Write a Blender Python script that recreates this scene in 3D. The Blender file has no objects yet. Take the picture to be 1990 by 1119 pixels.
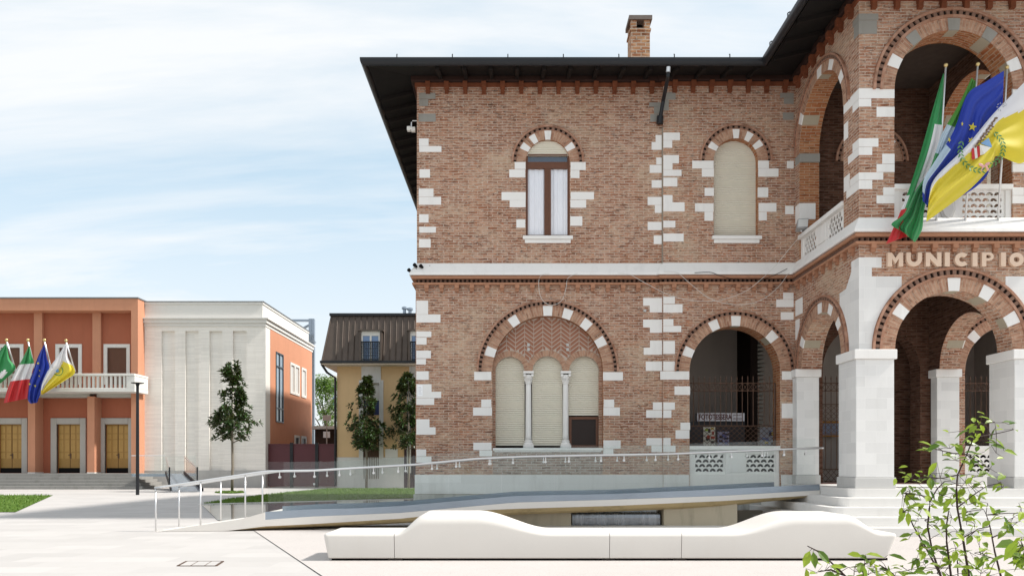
import bpy, bmesh, math, random
from mathutils import Vector, Matrix
from mathutils.geometry import tessellate_polygon
random.seed(7)
R = math.radians
PI = math.pi
SC = bpy.context.scene
COL = SC.collection
H = 1.4            # eye height
FPX = 1500.0       # focal length in photo pixels (1990 wide)
CX, HY = 995.0, 900.0
D1 = 19.8          # facade plane
D2 = 16.12         # loggia front plane

# ------------------------------------------------------------------ measuring
def X_(px, d): return (px - CX) * d / FPX
def Z_(py, d): return H + (HY - py) * d / FPX
def P_(px, py, d): return Vector((X_(px, d), d, Z_(py, d)))
def G_(px, py, z=0.0):
    d = FPX * (H - z) / (py - HY)
    return Vector((X_(px, d), d, z))
def FX(px): return X_(px, D1)
def FZ(py): return Z_(py, D1)
def LX(px): return X_(px, D2)
def LZ(py): return Z_(py, D2)

# ------------------------------------------------------------------ mesh builder
class MB:
    def __init__(s): s.v = []; s.f = []; s.m = []; s.uv = []
    def face(s, pts, mat=0, uv=None):
        b = len(s.v); s.v += [tuple(p) for p in pts]
        s.f.append(tuple(range(b, b + len(pts)))); s.m.append(mat); s.uv.append(uv)
    def box(s, x0, x1, y0, y1, z0, z1, mat=0):
        c = [(x0,y0,z0),(x1,y0,z0),(x1,y1,z0),(x0,y1,z0),(x0,y0,z1),(x1,y0,z1),(x1,y1,z1),(x0,y1,z1)]
        s.hexa(c, mat)
    def hexa(s, c, mat=0):
        b = len(s.v); s.v += [tuple(p) for p in c]
        for q in ((0,3,2,1),(4,5,6,7),(0,1,5,4),(1,2,6,5),(2,3,7,6),(3,0,4,7)):
            s.f.append(tuple(b + i for i in q)); s.m.append(mat); s.uv.append(None)
    def tube(s, pts, r, n=8, mat=0, cap=True):
        pts = [Vector(p) for p in pts]
        rr = r if isinstance(r, (list, tuple)) else [r] * len(pts)
        b = len(s.v); up = None
        for i, p in enumerate(pts):
            t = (pts[min(i+1, len(pts)-1)] - pts[max(i-1, 0)])
            if t.length < 1e-9: t = Vector((0,0,1))
            t.normalize()
            a = Vector((0,0,1)) if abs(t.z) < .95 else Vector((1,0,0))
            x = t.cross(a).normalized(); y = t.cross(x)
            for k in range(n):
                an = 2*PI*k/n
                s.v.append(tuple(p + (x*math.cos(an) + y*math.sin(an)) * rr[i]))
        for i in range(len(pts)-1):
            for k in range(n):
                k2 = (k+1) % n
                s.f.append((b+i*n+k, b+i*n+k2, b+(i+1)*n+k2, b+(i+1)*n+k)); s.m.append(mat); s.uv.append(None)
        if cap:
            s.f.append(tuple(b+k for k in range(n))); s.m.append(mat); s.uv.append(None)
            e = b+(len(pts)-1)*n
            s.f.append(tuple(e+k for k in reversed(range(n)))); s.m.append(mat); s.uv.append(None)
    def lathe(s, c, prof, n=20, mat=0):
        b = len(s.v)
        for r, z in prof:
            for k in range(n):
                a = 2*PI*k/n
                s.v.append((c[0]+r*math.cos(a), c[1]+r*math.sin(a), c[2]+z))
        for i in range(len(prof)-1):
            for k in range(n):
                k2 = (k+1) % n
                s.f.append((b+i*n+k, b+i*n+k2, b+(i+1)*n+k2, b+(i+1)*n+k)); s.m.append(mat); s.uv.append(None)
        s.f.append(tuple(b+k for k in reversed(range(n)))); s.m.append(mat); s.uv.append(None)
        e = b+(len(prof)-1)*n
        s.f.append(tuple(e+k for k in range(n))); s.m.append(mat); s.uv.append(None)
    def plate(s, outer, holes, M, w0, w1, mat=0, mat_side=None, mat_back=None):
        if mat_side is None: mat_side = mat
        if mat_back is None: mat_back = mat
        loops = [outer] + list(holes)
        flat = [p for l in loops for p in l]
        tris = tessellate_polygon([[Vector((p[0], p[1], 0)) for p in l] for l in loops])
        b = len(s.v)
        for w in (w0, w1):
            s.v += [tuple(M(p[0], p[1], w)) for p in flat]
        n = len(flat)
        for t in tris:
            s.f.append(tuple(b+i for i in t)); s.m.append(mat); s.uv.append(None)
            s.f.append(tuple(b+n+i for i in reversed(t))); s.m.append(mat_back); s.uv.append(None)
        o = 0
        for li, l in enumerate(loops):
            k = len(l)
            for i in range(k):
                j = (i+1) % k
                s.f.append((b+o+i, b+o+j, b+n+o+j, b+n+o+i)); s.m.append(mat_side if li else mat); s.uv.append(None)
            o += k
    def ring(s, c, r1, r2, M, w0, w1, a0=0.0, a1=PI, n=32, mat=0):
        """annular prism in a wall plane; uv = (arc length, radius)"""
        rm = (r1+r2)/2
        def p(a, r, w): return tuple(M(c[0]+r*math.cos(a), c[1]+r*math.sin(a), w))
        for i in range(n):
            a, e = a0+(a1-a0)*i/n, a0+(a1-a0)*(i+1)/n
            ua, ue = a*rm, e*rm
            s.face([p(a,r1,w0),p(e,r1,w0),p(e,r2,w0),p(a,r2,w0)], mat, [(ua,r1),(ue,r1),(ue,r2),(ua,r2)])
            s.face([p(a,r2,w0),p(e,r2,w0),p(e,r2,w1),p(a,r2,w1)], mat, [(ua,0),(ue,0),(ue,.1),(ua,.1)])
            s.face([p(a,r1,w1),p(e,r1,w1),p(e,r1,w0),p(a,r1,w0)], mat, [(ua,0),(ue,0),(ue,.1),(ua,.1)])
        for a in (a0, a1):
            s.face([p(a,r1,w0),p(a,r2,w0),p(a,r2,w1),p(a,r1,w1)], mat, [(0,r1),(0,r2),(.1,r2),(.1,r1)])
    def sweep(s, path, prof, mat=0, caps=True):
        """profile (outward, z) along a plan polyline, outward = right of travel, mitred"""
        path = [Vector((p[0], p[1])) for p in path]
        n = len(path); b = len(s.v); k = len(prof)
        for i, p in enumerate(path):
            if i == 0: d = (path[1]-path[0]).normalized(); nr = Vector((d.y, -d.x)); sc = 1
            elif i == n-1: d = (path[-1]-path[-2]).normalized(); nr = Vector((d.y, -d.x)); sc = 1
            else:
                d0 = (path[i]-path[i-1]).normalized(); d1 = (path[i+1]-path[i]).normalized()
                n0 = Vector((d0.y, -d0.x)); n1 = Vector((d1.y, -d1.x))
                nr = (n0+n1).normalized(); sc = 1/max(.2, nr.dot(n0))
            for o, z in prof:
                q = p + nr*(o*sc); s.v.append((q.x, q.y, z))
        for i in range(n-1):
            for j in range(k):
                j2 = (j+1) % k
                s.f.append((b+i*k+j, b+(i+1)*k+j, b+(i+1)*k+j2, b+i*k+j2)); s.m.append(mat); s.uv.append(None)
        if caps:
            s.f.append(tuple(b+j for j in range(k))); s.m.append(mat); s.uv.append(None)
            e = b+(n-1)*k
            s.f.append(tuple(e+j for j in reversed(range(k)))); s.m.append(mat); s.uv.append(None)
    def build(s, name, mats, parent=None, smooth=False, local=False, recalc=True, bevel=0, weld=False):
        me = bpy.data.meshes.new(name)
        me.from_pydata(s.v, [], s.f)
        if not isinstance(mats, (list, tuple)): mats = [mats]
        for m in mats: me.materials.append(m)
        me.polygons.foreach_set('material_index', s.m)
        if any(u is not None for u in s.uv):
            ul = me.uv_layers.new(name='UVMap')
            for p, u in zip(me.polygons, s.uv):
                if u:
                    for li, c in zip(p.loop_indices, u): ul.data[li].uv = c
        if recalc or weld:
            bm = bmesh.new(); bm.from_mesh(me)
            if weld: bmesh.ops.remove_doubles(bm, verts=bm.verts, dist=1e-5)
            bmesh.ops.recalc_face_normals(bm, faces=bm.faces)
            bm.to_mesh(me); bm.free()
        if smooth:
            for p in me.polygons: p.use_smooth = True
        o = bpy.data.objects.new(name, me); COL.objects.link(o)
        if bevel:
            md = o.modifiers.new('bevel', 'BEVEL'); md.width = bevel; md.segments = 2; md.limit_method = 'ANGLE'
        if parent is not None:
            o.parent = parent
            if not local:
                o.matrix_parent_inverse = world_of(parent).inverted()
        return o

def world_of(o):
    m = Matrix.Translation(o.location)
    return m if o.parent is None else world_of(o.parent) @ o.matrix_parent_inverse @ m
def part_empty(name, parent):
    o = bpy.data.objects.new(name, None); COL.objects.link(o); o.parent = parent
    return o
def tag(o, label=None, cat=None, group=None, kind=None):
    if label: o['label'] = label
    if cat: o['category'] = cat
    if group: o['group'] = group
    if kind: o['kind'] = kind
    return o
def thing(name, label, cat, loc=(0,0,0), group=None):
    o = bpy.data.objects.new(name, None); COL.objects.link(o); o.location = loc
    return tag(o, label, cat, group)

# ------------------------------------------------------------------ materials
class NT:
    def __init__(s, name):
        s.mat = bpy.data.materials.new(name); s.mat.use_nodes = True
        s.t = s.mat.node_tree; s.t.nodes.clear()
    def n(s, typ, **kw):
        nd = s.t.nodes.new(typ)
        for k, v in kw.items():
            if hasattr(nd, k) and not isinstance(v, dict): setattr(nd, k, v)
        return nd
    def l(s, a, b): s.t.links.new(a, b)
    def math(s, op, a, b=None, clamp=False):
        nd = s.t.nodes.new('ShaderNodeMath'); nd.operation = op; nd.use_clamp = clamp
        for i, x in enumerate((a, b)):
            if x is None: continue
            if isinstance(x, (int, float)): nd.inputs[i].default_value = x
            else: s.l(x, nd.inputs[i])
        return nd.outputs[0]
    def mix(s, fac, a, b, blend='MIX'):
        nd = s.t.nodes.new('ShaderNodeMix'); nd.data_type = 'RGBA'; nd.blend_type = blend
        for i, x in ((0, fac), (6, a), (7, b)):
            if isinstance(x, (int, float)): nd.inputs[i].default_value = x
            elif isinstance(x, tuple): nd.inputs[i].default_value = (*x[:3], 1)
            else: s.l(x, nd.inputs[i])
        return nd.outputs[2]
    def fmix(s, fac, a, b):
        nd = s.t.nodes.new('ShaderNodeMix'); nd.data_type = 'FLOAT'
        for i, x in ((0, fac), (2, a), (3, b)):
            if isinstance(x, (int, float)): nd.inputs[i].default_value = x
            else: s.l(x, nd.inputs[i])
        return nd.outputs[0]
    def noise(s, vec, scale, detail=3, rough=.55, dist=0):
        nd = s.t.nodes.new('ShaderNodeTexNoise')
        nd.inputs['Scale'].default_value = scale; nd.inputs['Detail'].default_value = detail
        nd.inputs['Roughness'].default_value = rough; nd.inputs['Distortion'].default_value = dist
        if vec is not None: s.l(vec, nd.inputs['Vector'])
        return nd.outputs['Fac']
    def ramp(s, fac, lo, hi):
        nd = s.t.nodes.new('ShaderNodeMapRange'); nd.clamp = True
        nd.inputs[1].default_value = lo; nd.inputs[2].default_value = hi
        s.l(fac, nd.inputs[0]); return nd.outputs[0]
    def scale(s, vec, sc):
        nd = s.t.nodes.new('ShaderNodeVectorMath'); nd.operation = 'MULTIPLY'
        s.l(vec, nd.inputs[0]); nd.inputs[1].default_value = sc; return nd.outputs[0]
    def pos(s):
        return s.t.nodes.new('ShaderNodeNewGeometry').outputs['Position']
    def bump(s, h, strength=.3, dist=.01):
        nd = s.t.nodes.new('ShaderNodeBump'); nd.inputs['Strength'].default_value = strength
        nd.inputs['Distance'].default_value = dist; s.l(h, nd.inputs['Height']); return nd.outputs[0]
    def out(s, color, rough=.8, spec=.3, normal=None, metal=0.0, **kw):
        p = s.t.nodes.new('ShaderNodeBsdfPrincipled')
        if isinstance(color, tuple): p.inputs['Base Color'].default_value = (*color[:3], 1)
        else: s.l(color, p.inputs['Base Color'])
        if isinstance(rough, (int, float)): p.inputs['Roughness'].default_value = rough
        else: s.l(rough, p.inputs['Roughness'])
        p.inputs['Specular IOR Level'].default_value = spec
        p.inputs['Metallic'].default_value = metal
        for k, v in kw.items(): p.inputs[k].default_value = v
        if normal is not None: s.l(normal, p.inputs['Normal'])
        o = s.t.nodes.new('ShaderNodeOutputMaterial'); s.l(p.outputs[0], o.inputs[0])
        return s.mat

def wallcoord(t):
    """(horizontal, vertical) wall coordinates in metres, chosen by the face normal"""
    g = t.n('ShaderNodeNewGeometry')
    sp = t.n('ShaderNodeSeparateXYZ'); t.l(g.outputs['Position'], sp.inputs[0])
    sn = t.n('ShaderNodeSeparateXYZ'); t.l(g.outputs['True Normal'], sn.inputs[0])
    ax = t.math('GREATER_THAN', t.math('ABSOLUTE', sn.outputs[0]), .6)
    az = t.math('GREATER_THAN', t.math('ABSOLUTE', sn.outputs[2]), .75)
    u = t.fmix(ax, sp.outputs[0], sp.outputs[1])
    v = t.fmix(az, sp.outputs[2], sp.outputs[1])
    c = t.n('ShaderNodeCombineXYZ'); t.l(u, c.inputs[0]); t.l(v, c.inputs[1])
    return c.outputs[0], g.outputs['Position']

def brick_mat(name, c1, c2, mortar, bw=.25, bh=.066, ms=.011, uv=False, patch=None, wob=.010, mvis=1.0, smear=.25, bump=.8, old=False):
    t = NT(name)
    if uv:
        tc = t.n('ShaderNodeTexCoord'); sp = t.n('ShaderNodeSeparateXYZ'); t.l(tc.outputs['UV'], sp.inputs[0])
        c = t.n('ShaderNodeCombineXYZ'); t.l(sp.outputs[1], c.inputs[0]); t.l(sp.outputs[0], c.inputs[1])
        vec, pos = c.outputs[0], t.pos()
    else:
        vec, pos = wallcoord(t)
    nz = t.n('ShaderNodeTexNoise'); nz.inputs['Scale'].default_value = 5; nz.inputs['Detail'].default_value = 3
    t.l(pos, nz.inputs['Vector'])
    sub = t.n('ShaderNodeVectorMath'); sub.operation = 'SUBTRACT'; t.l(nz.outputs['Color'], sub.inputs[0]); sub.inputs[1].default_value = (.5,.5,.5)
    add = t.n('ShaderNodeVectorMath'); add.operation = 'ADD'; t.l(vec, add.inputs[0])
    t.l(t.scale(sub.outputs[0], (wob*4, wob*2.4, 0)), add.inputs[1])
    bt = t.n('ShaderNodeTexBrick'); bt.offset = .5
    for k, v in (('Scale', 1), ('Mortar Size', ms), ('Mortar Smooth', .5), ('Bias', 0), ('Brick Width', bw), ('Row Height', bh)):
        bt.inputs[k].default_value = v
    bt.inputs['Color1'].default_value = (0,0,0,1); bt.inputs['Color2'].default_value = (1,1,1,1); bt.inputs['Mortar'].default_value = (.5,.5,.5,1)
    t.l(add.outputs[0], bt.inputs['Vector'])
    bsep = t.n('ShaderNodeSeparateColor'); t.l(bt.outputs['Color'], bsep.inputs[0])
    r1 = bsep.outputs[0]
    r2 = t.noise(t.scale(add.outputs[0], (1/bw*1.1, 1/bh*.9, 1)), 1.0, 1)
    col = t.mix(t.ramp(r1, 0.05, .95), c1, c2)
    dark = tuple(x*.45 for x in c1)
    col = t.mix(t.math('MULTIPLY', t.ramp(r2, .56, .72), .75), col, dark)
    pale = tuple(min(1, x*1.15+.05) for x in c2)
    col = t.mix(t.math('MULTIPLY', t.ramp(r2, .46, .30), .65), col, pale)
    if patch:
        big = t.noise(pos, .55, 4, .6)
        col = t.mix(t.math('MULTIPLY', t.ramp(big, .42, .68), .7), col, patch, 'MULTIPLY')
    fine = t.noise(pos, 60, 3)
    col = t.mix(.35, col, t.mix(fine, (.45,.45,.45), (1,1,1)), 'MULTIPLY')
    sm = t.math('MULTIPLY', t.ramp(t.noise(pos, 7, 5, .7), .52, .72), smear)
    mf = t.math('MAXIMUM', t.math('MULTIPLY', bt.outputs['Fac'], mvis), sm)
    mcol = t.mix(t.noise(pos, 9, 3), tuple(x*.75 for x in mortar), mortar)
    gaps = t.ramp(t.noise(pos, 13, 3), .60, .68)
    mcol = t.mix(t.math('MULTIPLY', gaps, .7), mcol, (.07,.05,.04))
    col = t.mix(mf, col, mcol)
    if old:
        # weathered areas: rust-orange, grey-brown and lime-washed patches, eroded joints with their shadow gaps painted dark
        z1 = t.noise(t.scale(pos, (.6, .6, 1.0)), 1.0, 6, .65, .4)
        col = t.mix(t.math('MULTIPLY', t.ramp(z1, .50, .66), .30), col, t.mix(.5, col, (.56,.27,.13)))
        z2 = t.noise(t.scale(pos, (.45, .45, .8)), 1.4, 6, .68)
        col = t.mix(t.math('MULTIPLY', t.ramp(z2, .50, .70), .62), col, (.60,.47,.34))
        e1 = t.noise(t.scale(pos, (7, 7, 26)), 1.0, 3, .6)
        col = t.mix(t.math('MULTIPLY', t.ramp(e1, .60, .68), .75), col, (.075,.045,.035))
        e2 = t.noise(t.scale(pos, (5, 5, 19)), 1.7, 3, .6)
        col = t.mix(t.math('MULTIPLY', t.ramp(e2, .60, .70), .7), col, (.66,.55,.44))
        e3 = t.noise(t.scale(pos, (4.5, 4.5, 17)), 2.3, 2, .5)
        col = t.mix(t.math('MULTIPLY', t.ramp(e3, .58, .66), .55), col, (.50,.17,.07))
    h = t.math('ADD', t.math('MULTIPLY', bt.outputs['Fac'], -1), t.math('MULTIPLY', fine, .5))
    h = t.math('ADD', h, t.math('MULTIPLY', r1, .35))
    return t.out(col, .92, .15, t.bump(h, bump, .012))

def stone_mat(name, c, var=.12, rough=.75, grain=40, blocks=None, stain=0.0, bump=.15, dirt=(.30,.28,.25), jdark=.8, speck=0.0):
    t = NT(name)
    vec, pos = wallcoord(t)
    a = t.noise(pos, 1.3, 5, .6); b = t.noise(pos, grain, 2)
    col = t.mix(a, tuple(x*(1-var) for x in c), c)
    col = t.mix(b, t.mix(.5, col, tuple(x*(1-var*1.2) for x in c)), col)
    if stain:
        sv = t.noise(t.scale(pos, (3.5, 3.5, .6)), 1.0, 5, .65)
        col = t.mix(t.math('MULTIPLY', t.ramp(sv, .52, .75), stain), col, dirt)
    if speck:
        col = t.mix(t.math('MULTIPLY', t.ramp(t.noise(pos, 95, 2, .6), .55, .66), speck), col, tuple(x*.45 for x in c))
    h = b
    if blocks:
        bt = t.n('ShaderNodeTexBrick'); bt.offset = blocks[3] if len(blocks) > 3 else .5
        for k, v in (('Scale', 1), ('Mortar Size', blocks[2]), ('Mortar Smooth', .3), ('Bias', 0), ('Brick Width', blocks[0]), ('Row Height', blocks[1])):
            bt.inputs[k].default_value = v
        bt.inputs['Color1'].default_value = (.88,.88,.88,1); bt.inputs['Color2'].default_value = (1,1,1,1); bt.inputs['Mortar'].default_value = (1,1,1,1)
        t.l(vec, bt.inputs['Vector'])
        col = t.mix(1.0, col, bt.outputs['Color'], 'MULTIPLY')
        col = t.mix(bt.outputs['Fac'], col, tuple(x*jdark for x in c))
        h = t.math('ADD', t.math('MULTIPLY', bt.outputs['Fac'], -1.5), b)
    return t.out(col, rough, .3, t.bump(h, bump, .006))

def plain(name, c, rough=.6, spec=.4, metal=0.0, var=.1, ns=6, bump=0.0, **kw):
    t = NT(name); pos = t.pos()
    a = t.noise(pos, ns, 4)
    col = t.mix(a, tuple(x*(1-var) for x in c), tuple(min(1, x*(1+var*.5)) for x in c))
    nm = t.bump(t.noise(pos, ns*8, 3), bump, .005) if bump else None
    return t.out(col, rough, spec, nm, metal, **kw)

def glass_mat(name, tint=(.93,.96,.96), ior=1.45, rough=.0, refl=1.0):
    t = NT(name)
    g = t.n('ShaderNodeNewGeometry'); dp = t.n('ShaderNodeVectorMath'); dp.operation = 'DOT_PRODUCT'
    t.l(g.outputs['Normal'], dp.inputs[0]); t.l(g.outputs['Incoming'], dp.inputs[1])
    f0 = ((ior-1)/(ior+1))**2      # Schlick, the same from both faces of the pane
    sch = t.math('POWER', t.math('SUBTRACT', 1.0, t.math('ABSOLUTE', dp.outputs['Value'])), 5.0)
    fres = t.math('ADD', t.math('MULTIPLY', sch, 1-f0), f0)
    tr = t.n('ShaderNodeBsdfTransparent'); tr.inputs[0].default_value = (*tint, 1)
    gl = t.n('ShaderNodeBsdfGlossy'); gl.inputs['Roughness'].default_value = rough
    mx = t.n('ShaderNodeMixShader'); t.l(t.math('MULTIPLY', fres, refl, True), mx.inputs[0])
    t.l(tr.outputs[0], mx.inputs[1]); t.l(gl.outputs[0], mx.inputs[2])
    o = t.n('ShaderNodeOutputMaterial'); t.l(mx.outputs[0], o.inputs[0])
    return t.mat

def leaf_mat(name, c1, c2, under=None, rough=.45, trans=.25):
    t = NT(name)
    oi = t.n('ShaderNodeNewGeometry')
    r = oi.outputs['Random Per Island']
    col = t.mix(r, c1, c2)
    if under: col = t.mix(oi.outputs['Backfacing'], col, under)
    p = t.n('ShaderNodeBsdfPrincipled'); t.l(col, p.inputs['Base Color']); p.inputs['Roughness'].default_value = rough
    tl = t.n('ShaderNodeBsdfTranslucent'); t.l(t.mix(.5, col, (.25,.4,.03)), tl.inputs[0])
    mx = t.n('ShaderNodeMixShader'); mx.inputs[0].default_value = trans
    t.l(p.outputs[0], mx.inputs[1]); t.l(tl.outputs[0], mx.inputs[2])
    o = t.n('ShaderNodeOutputMaterial'); t.l(mx.outputs[0], o.inputs[0])
    return t.mat

def stucco(name, c, var=.18):
    t = NT(name); pos = t.pos()
    a = t.noise(pos, .7, 5, .6); b = t.noise(t.scale(pos, (4, 4, .5)), 1, 4); g = t.noise(pos, 70, 2)
    col = t.mix(a, tuple(x*(1-var) for x in c), c)
    col = t.mix(t.math('MULTIPLY', t.ramp(b, .5, .8), .35), col, tuple(x*.7 for x in c))
    return t.out(col, .9, .15, t.bump(g, .25, .004))

M = {}
M['brick'] = brick_mat('old_brick', (.31,.135,.08), (.52,.31,.21), (.70,.585,.485), patch=(.72,.65,.62), smear=.5, mvis=.8, wob=.016, old=True)
M['brick_inner'] = brick_mat('shaded_inner_brick', (.085,.035,.02), (.15,.07,.045), (.16,.12,.09), smear=.2, mvis=.6)  # darker copy of the wall brick, porch interior shade put into its colour
M['brick_soffit'] = brick_mat('arch_soffit_brick', (.36,.12,.05), (.46,.20,.09), (.52,.36,.24), ms=.010, smear=.1)
M['brick_arch'] = brick_mat('voussoir_brick', (.38,.20,.13), (.50,.30,.20), (.56,.44,.34), bw=.26, bh=.07, ms=.008, uv=True, wob=.004, mvis=.6, smear=.2, bump=.5)
M['brick_rim'] = brick_mat('rim_brick', (.38,.19,.12), (.46,.26,.18), (.50,.38,.30), bw=.3, bh=.24, ms=.006, uv=True, wob=.003, mvis=.5, smear=.15, bump=.4)
M['brick_plain'] = plain('moulded_brick', (.43,.22,.135), .9, .15, var=.3, ns=9, bump=.4)
M['brick_eave'] = plain('red_eave_brick', (.22,.072,.035), .9, .15, var=.6, ns=3.5, bump=.3)
M['brick_dark'] = plain('dark_brick', (.03,.021,.018), .95, .1, var=.4, ns=20)  # near-black brick for the dentil backing and the portico pier
M['brick_dentil'] = plain('dentil_brick', (.25,.15,.11), .95, .1, var=.5, ns=14)
M['brick_herring'] = plain('herringbone_brick', (.36,.17,.11), .9, .15, var=.35, ns=5, bump=.3)
M['mortar'] = plain('pale_mortar', (.52,.43,.36), .95, .1, var=.2, ns=12, bump=.3)
M['stone'] = stone_mat('white_limestone', (.86,.84,.81), .10, stain=.26, dirt=(.5,.48,.45))
M['stone_grey'] = stone_mat('weathered_shaded_limestone', (.36,.345,.31), .25, stain=.4, dirt=(.2,.18,.15))  # greyed by dirt and by eave shade put into the colour
M['stone_soffit'] = stone_mat('tan_soffit_stone', (.46,.40,.30), .25, stain=.3, dirt=(.25,.2,.15))
M['stone_block'] = stone_mat('coursed_limestone', (.82,.81,.79), .08, blocks=(.46,.23,.004), stain=.16, dirt=(.5,.48,.45), jdark=.95)
M['stone_base'] = stone_mat('granite_base', (.60,.59,.57), .2, grain=90, stain=.25)
M['plinth'] = stone_mat('plinth_stone', (.84,.83,.81), .12, stain=.3, dirt=(.38,.37,.33), blocks=(1.3,.9,.004), jdark=.75)
M['plinth_low'] = stone_mat('mossy_plinth_stone', (.60,.59,.55), .3, stain=.7, dirt=(.10,.10,.08))
M['step'] = stone_mat('step_stone', (.76,.74,.71), .12, stain=.15, dirt=(.45,.43,.4))
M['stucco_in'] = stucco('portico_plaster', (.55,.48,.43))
M['stucco_dark'] = plain('shaded_ceiling_plaster', (.08,.06,.05), .9, .1, var=.3)  # shade of the recessed ceilings is put into this plaster colour
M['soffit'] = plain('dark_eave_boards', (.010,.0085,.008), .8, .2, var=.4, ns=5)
M['gutter'] = plain('dark_gutter_metal', (.012,.013,.016), .4, .35, var=.25)
M['roof'] = stone_mat('roof_tiles', (.30,.15,.10), .35, blocks=(.22,.35,.02), jdark=.4)
M['wood'] = plain('brown_window_wood', (.13,.042,.013), .45, .5, var=.35, ns=12)
M['shutter'] = plain('cream_roller_shutter', (.70,.655,.55), .55, .3, var=.06)
M['glass'] = glass_mat('window_glass', (.99,.99,1), 1.7)
M['rail_glass'] = glass_mat('balustrade_glass', (.975,.988,.984), 1.5, refl=.6)
M['curtain'] = plain('white_curtain', (.93,.93,.94), .9, .1, var=.05)
M['iron'] = plain('rusty_black_iron', (.12,.065,.042), .6, .4, var=.5, ns=10)
M['black'] = plain('dark_void_paint', (.012,.011,.011), .9, .1)
M['steel'] = plain('brushed_steel', (.68,.68,.68), .32, .5, .75, var=.08)
M['steel_blue'] = plain('blue_grey_steel_plate', (.31,.36,.42), .27, .5, .55, var=.15, ns=2)
M['white_conc'] = stone_mat('white_precast', (.70,.665,.62), .09, grain=60, stain=.22, bump=.08, dirt=(.6,.55,.5))
M['ochre_conc'] = stone_mat('stained_concrete', (.58,.44,.23), .3, stain=.6, dirt=(.16,.11,.05))
M['conc'] = stone_mat('grey_concrete', (.42,.38,.31), .25, stain=.5, dirt=(.2,.16,.11))
M['letter'] = plain('cream_letter_paint', (.72,.54,.41), .6, .3, var=.06)
# =================================================================== MUNICIPAL BUILDING
XC = 9.22                      # axis of the loggia
XL, XR = -2.44, 2*9.22+2.44    # ends of the facade
DB = 32.0                      # rear wall
XS = X_(1288, D1)              # where the facade steps forward
D1b = D1 - .06
LXL, LXR = 7.25, 2*XC-7.25
SPRING = 3.775
USPRING = 9.2
town = thing('municipal_building', 'two storey red brick town hall with white quoins and an arched corner loggia', 'building', (XC, 26, 0))

def FM(u, v, w): return (u, D1+w, v)
def FMb(u, v, w): return (u, D1b+w, v)
def LM(u, v, w): return (u, D2+w, v)
def SML(u, v, w): return (LXL+w, u, v)
def SMR(u, v, w): return (LXR-w, u, v)
def arc(c, r, a0, a1, n=28): return [(c[0]+r*math.cos(a0+(a1-a0)*i/n), c[1]+r*math.sin(a0+(a1-a0)*i/n)) for i in range(n+1)]
def arch_hole(c, r, z0, n=28): return [(c[0]-r, z0), (c[0]+r, z0)] + arc(c, r, 0, PI, n)

def surround(parent, c, r, Mp, stones, t=(.25,.33,.43,.50), hs=None, stone_mats=None, nd=None, through=0.0):
    mb = MB()
    mb.ring(c, r, r+t[0], Mp, -.014, 0, n=40, mat=0)
    mb.ring(c, r+t[0], r+t[1], Mp, -.045, 0, n=40, mat=1)
    mb.ring(c, r+t[1], r+t[2], Mp, -.004, 0, n=40, mat=2)
    mb.ring(c, r+t[2], r+t[3], Mp, -.06, 0, n=40, mat=1)
    rm = r+(t[1]+t[2])/2
    nd = nd or int(PI*rm/.135)
    for i in range(nd):
        a = PI*(i+.5)/nd; h = PI/nd*.27
        q = [(r+t[1], a-h), (r+t[1], a+h), (r+t[2], a+h), (r+t[2], a-h)]
        pts = [(c[0]+rr*math.cos(aa), c[1]+rr*math.sin(aa)) for rr, aa in q]
        mb.hexa([Mp(p[0], p[1], -.004) for p in pts] + [Mp(p[0], p[1], -.045) for p in pts], 3)
    o = mb.build('arch_surround', [M['brick_arch'], M['brick_rim'], M['brick_dark'], M['brick_dentil']], parent)
    hs = hs or .115/(r+.12)
    for i, sdeg in enumerate(stones):
        a = R(sdeg); sb = MB()
        mm = M['stone'] if not stone_mats else stone_mats[i]
        sb.ring(c, r-.004, r+t[0]-.006, Mp, -.022, .0, a-hs, a+hs, 5)
        if through: sb.ring(c, r-.005, r+.02, Mp, .001, through*(1 if i % 2 else .6), a-hs, a+hs, 5, 1)
        sb.build('voussoir', [mm, M['stone_soffit']], o)
    return o

# ---- walls
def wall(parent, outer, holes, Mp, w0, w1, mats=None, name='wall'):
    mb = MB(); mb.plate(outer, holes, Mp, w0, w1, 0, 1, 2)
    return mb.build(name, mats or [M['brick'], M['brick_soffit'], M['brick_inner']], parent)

BIG = (FX(1064.3), FZ(721)); BR = 107.5*D1/FPX
SILL = FZ(870)
ARC = (X_(1428, D1b), Z_(721, D1b)); AR = 88*D1b/FPX
W1c = (FX(1064.5), FZ(314.5)); WR = 42.7*D1/FPX
W2c = (X_(1430, D1b), Z_(312, D1b)); WR2 = 43*D1b/FPX
mir = lambda u: 2*XC-u
ZL, ZM, ZT = 0.0, 5.95, 11.30
WSILL = FZ(460)
def rect(u0, u1, v0, v1): return [(u0,v0),(u1,v0),(u1,v1),(u0,v1)]

wall(town, rect(XL-.03, XS, ZL, ZM), [arch_hole(BIG, BR, SILL)], FM, -.0, .5)
wall(town, rect(XL, XS, ZM, ZT), [arch_hole(W1c, WR, WSILL)], FM, 0, .5)
wall(town, rect(XS, 7.25, ZL, ZM), [arch_hole(ARC, AR, .62)], FMb, 0, .55)
wall(town, rect(XS, 7.25, ZM, ZT), [arch_hole(W2c, WR2, WSILL)], FMb, 0, .55)
wall(town, rect(LXR, mir(XS), ZL, ZM), [arch_hole((mir(ARC[0]), ARC[1]), AR, .62)], FMb, 0, .55)
wall(town, rect(LXR, mir(XS), ZM, ZT), [arch_hole((mir(W2c[0]), W2c[1]), WR2, WSILL)], FMb, 0, .55)
wall(town, rect(mir(XS), XR, ZL, ZM), [], FM, 0, .5)
wall(town, rect(mir(XS), XR, ZM, ZT), [], FM, 0, .5)
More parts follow.
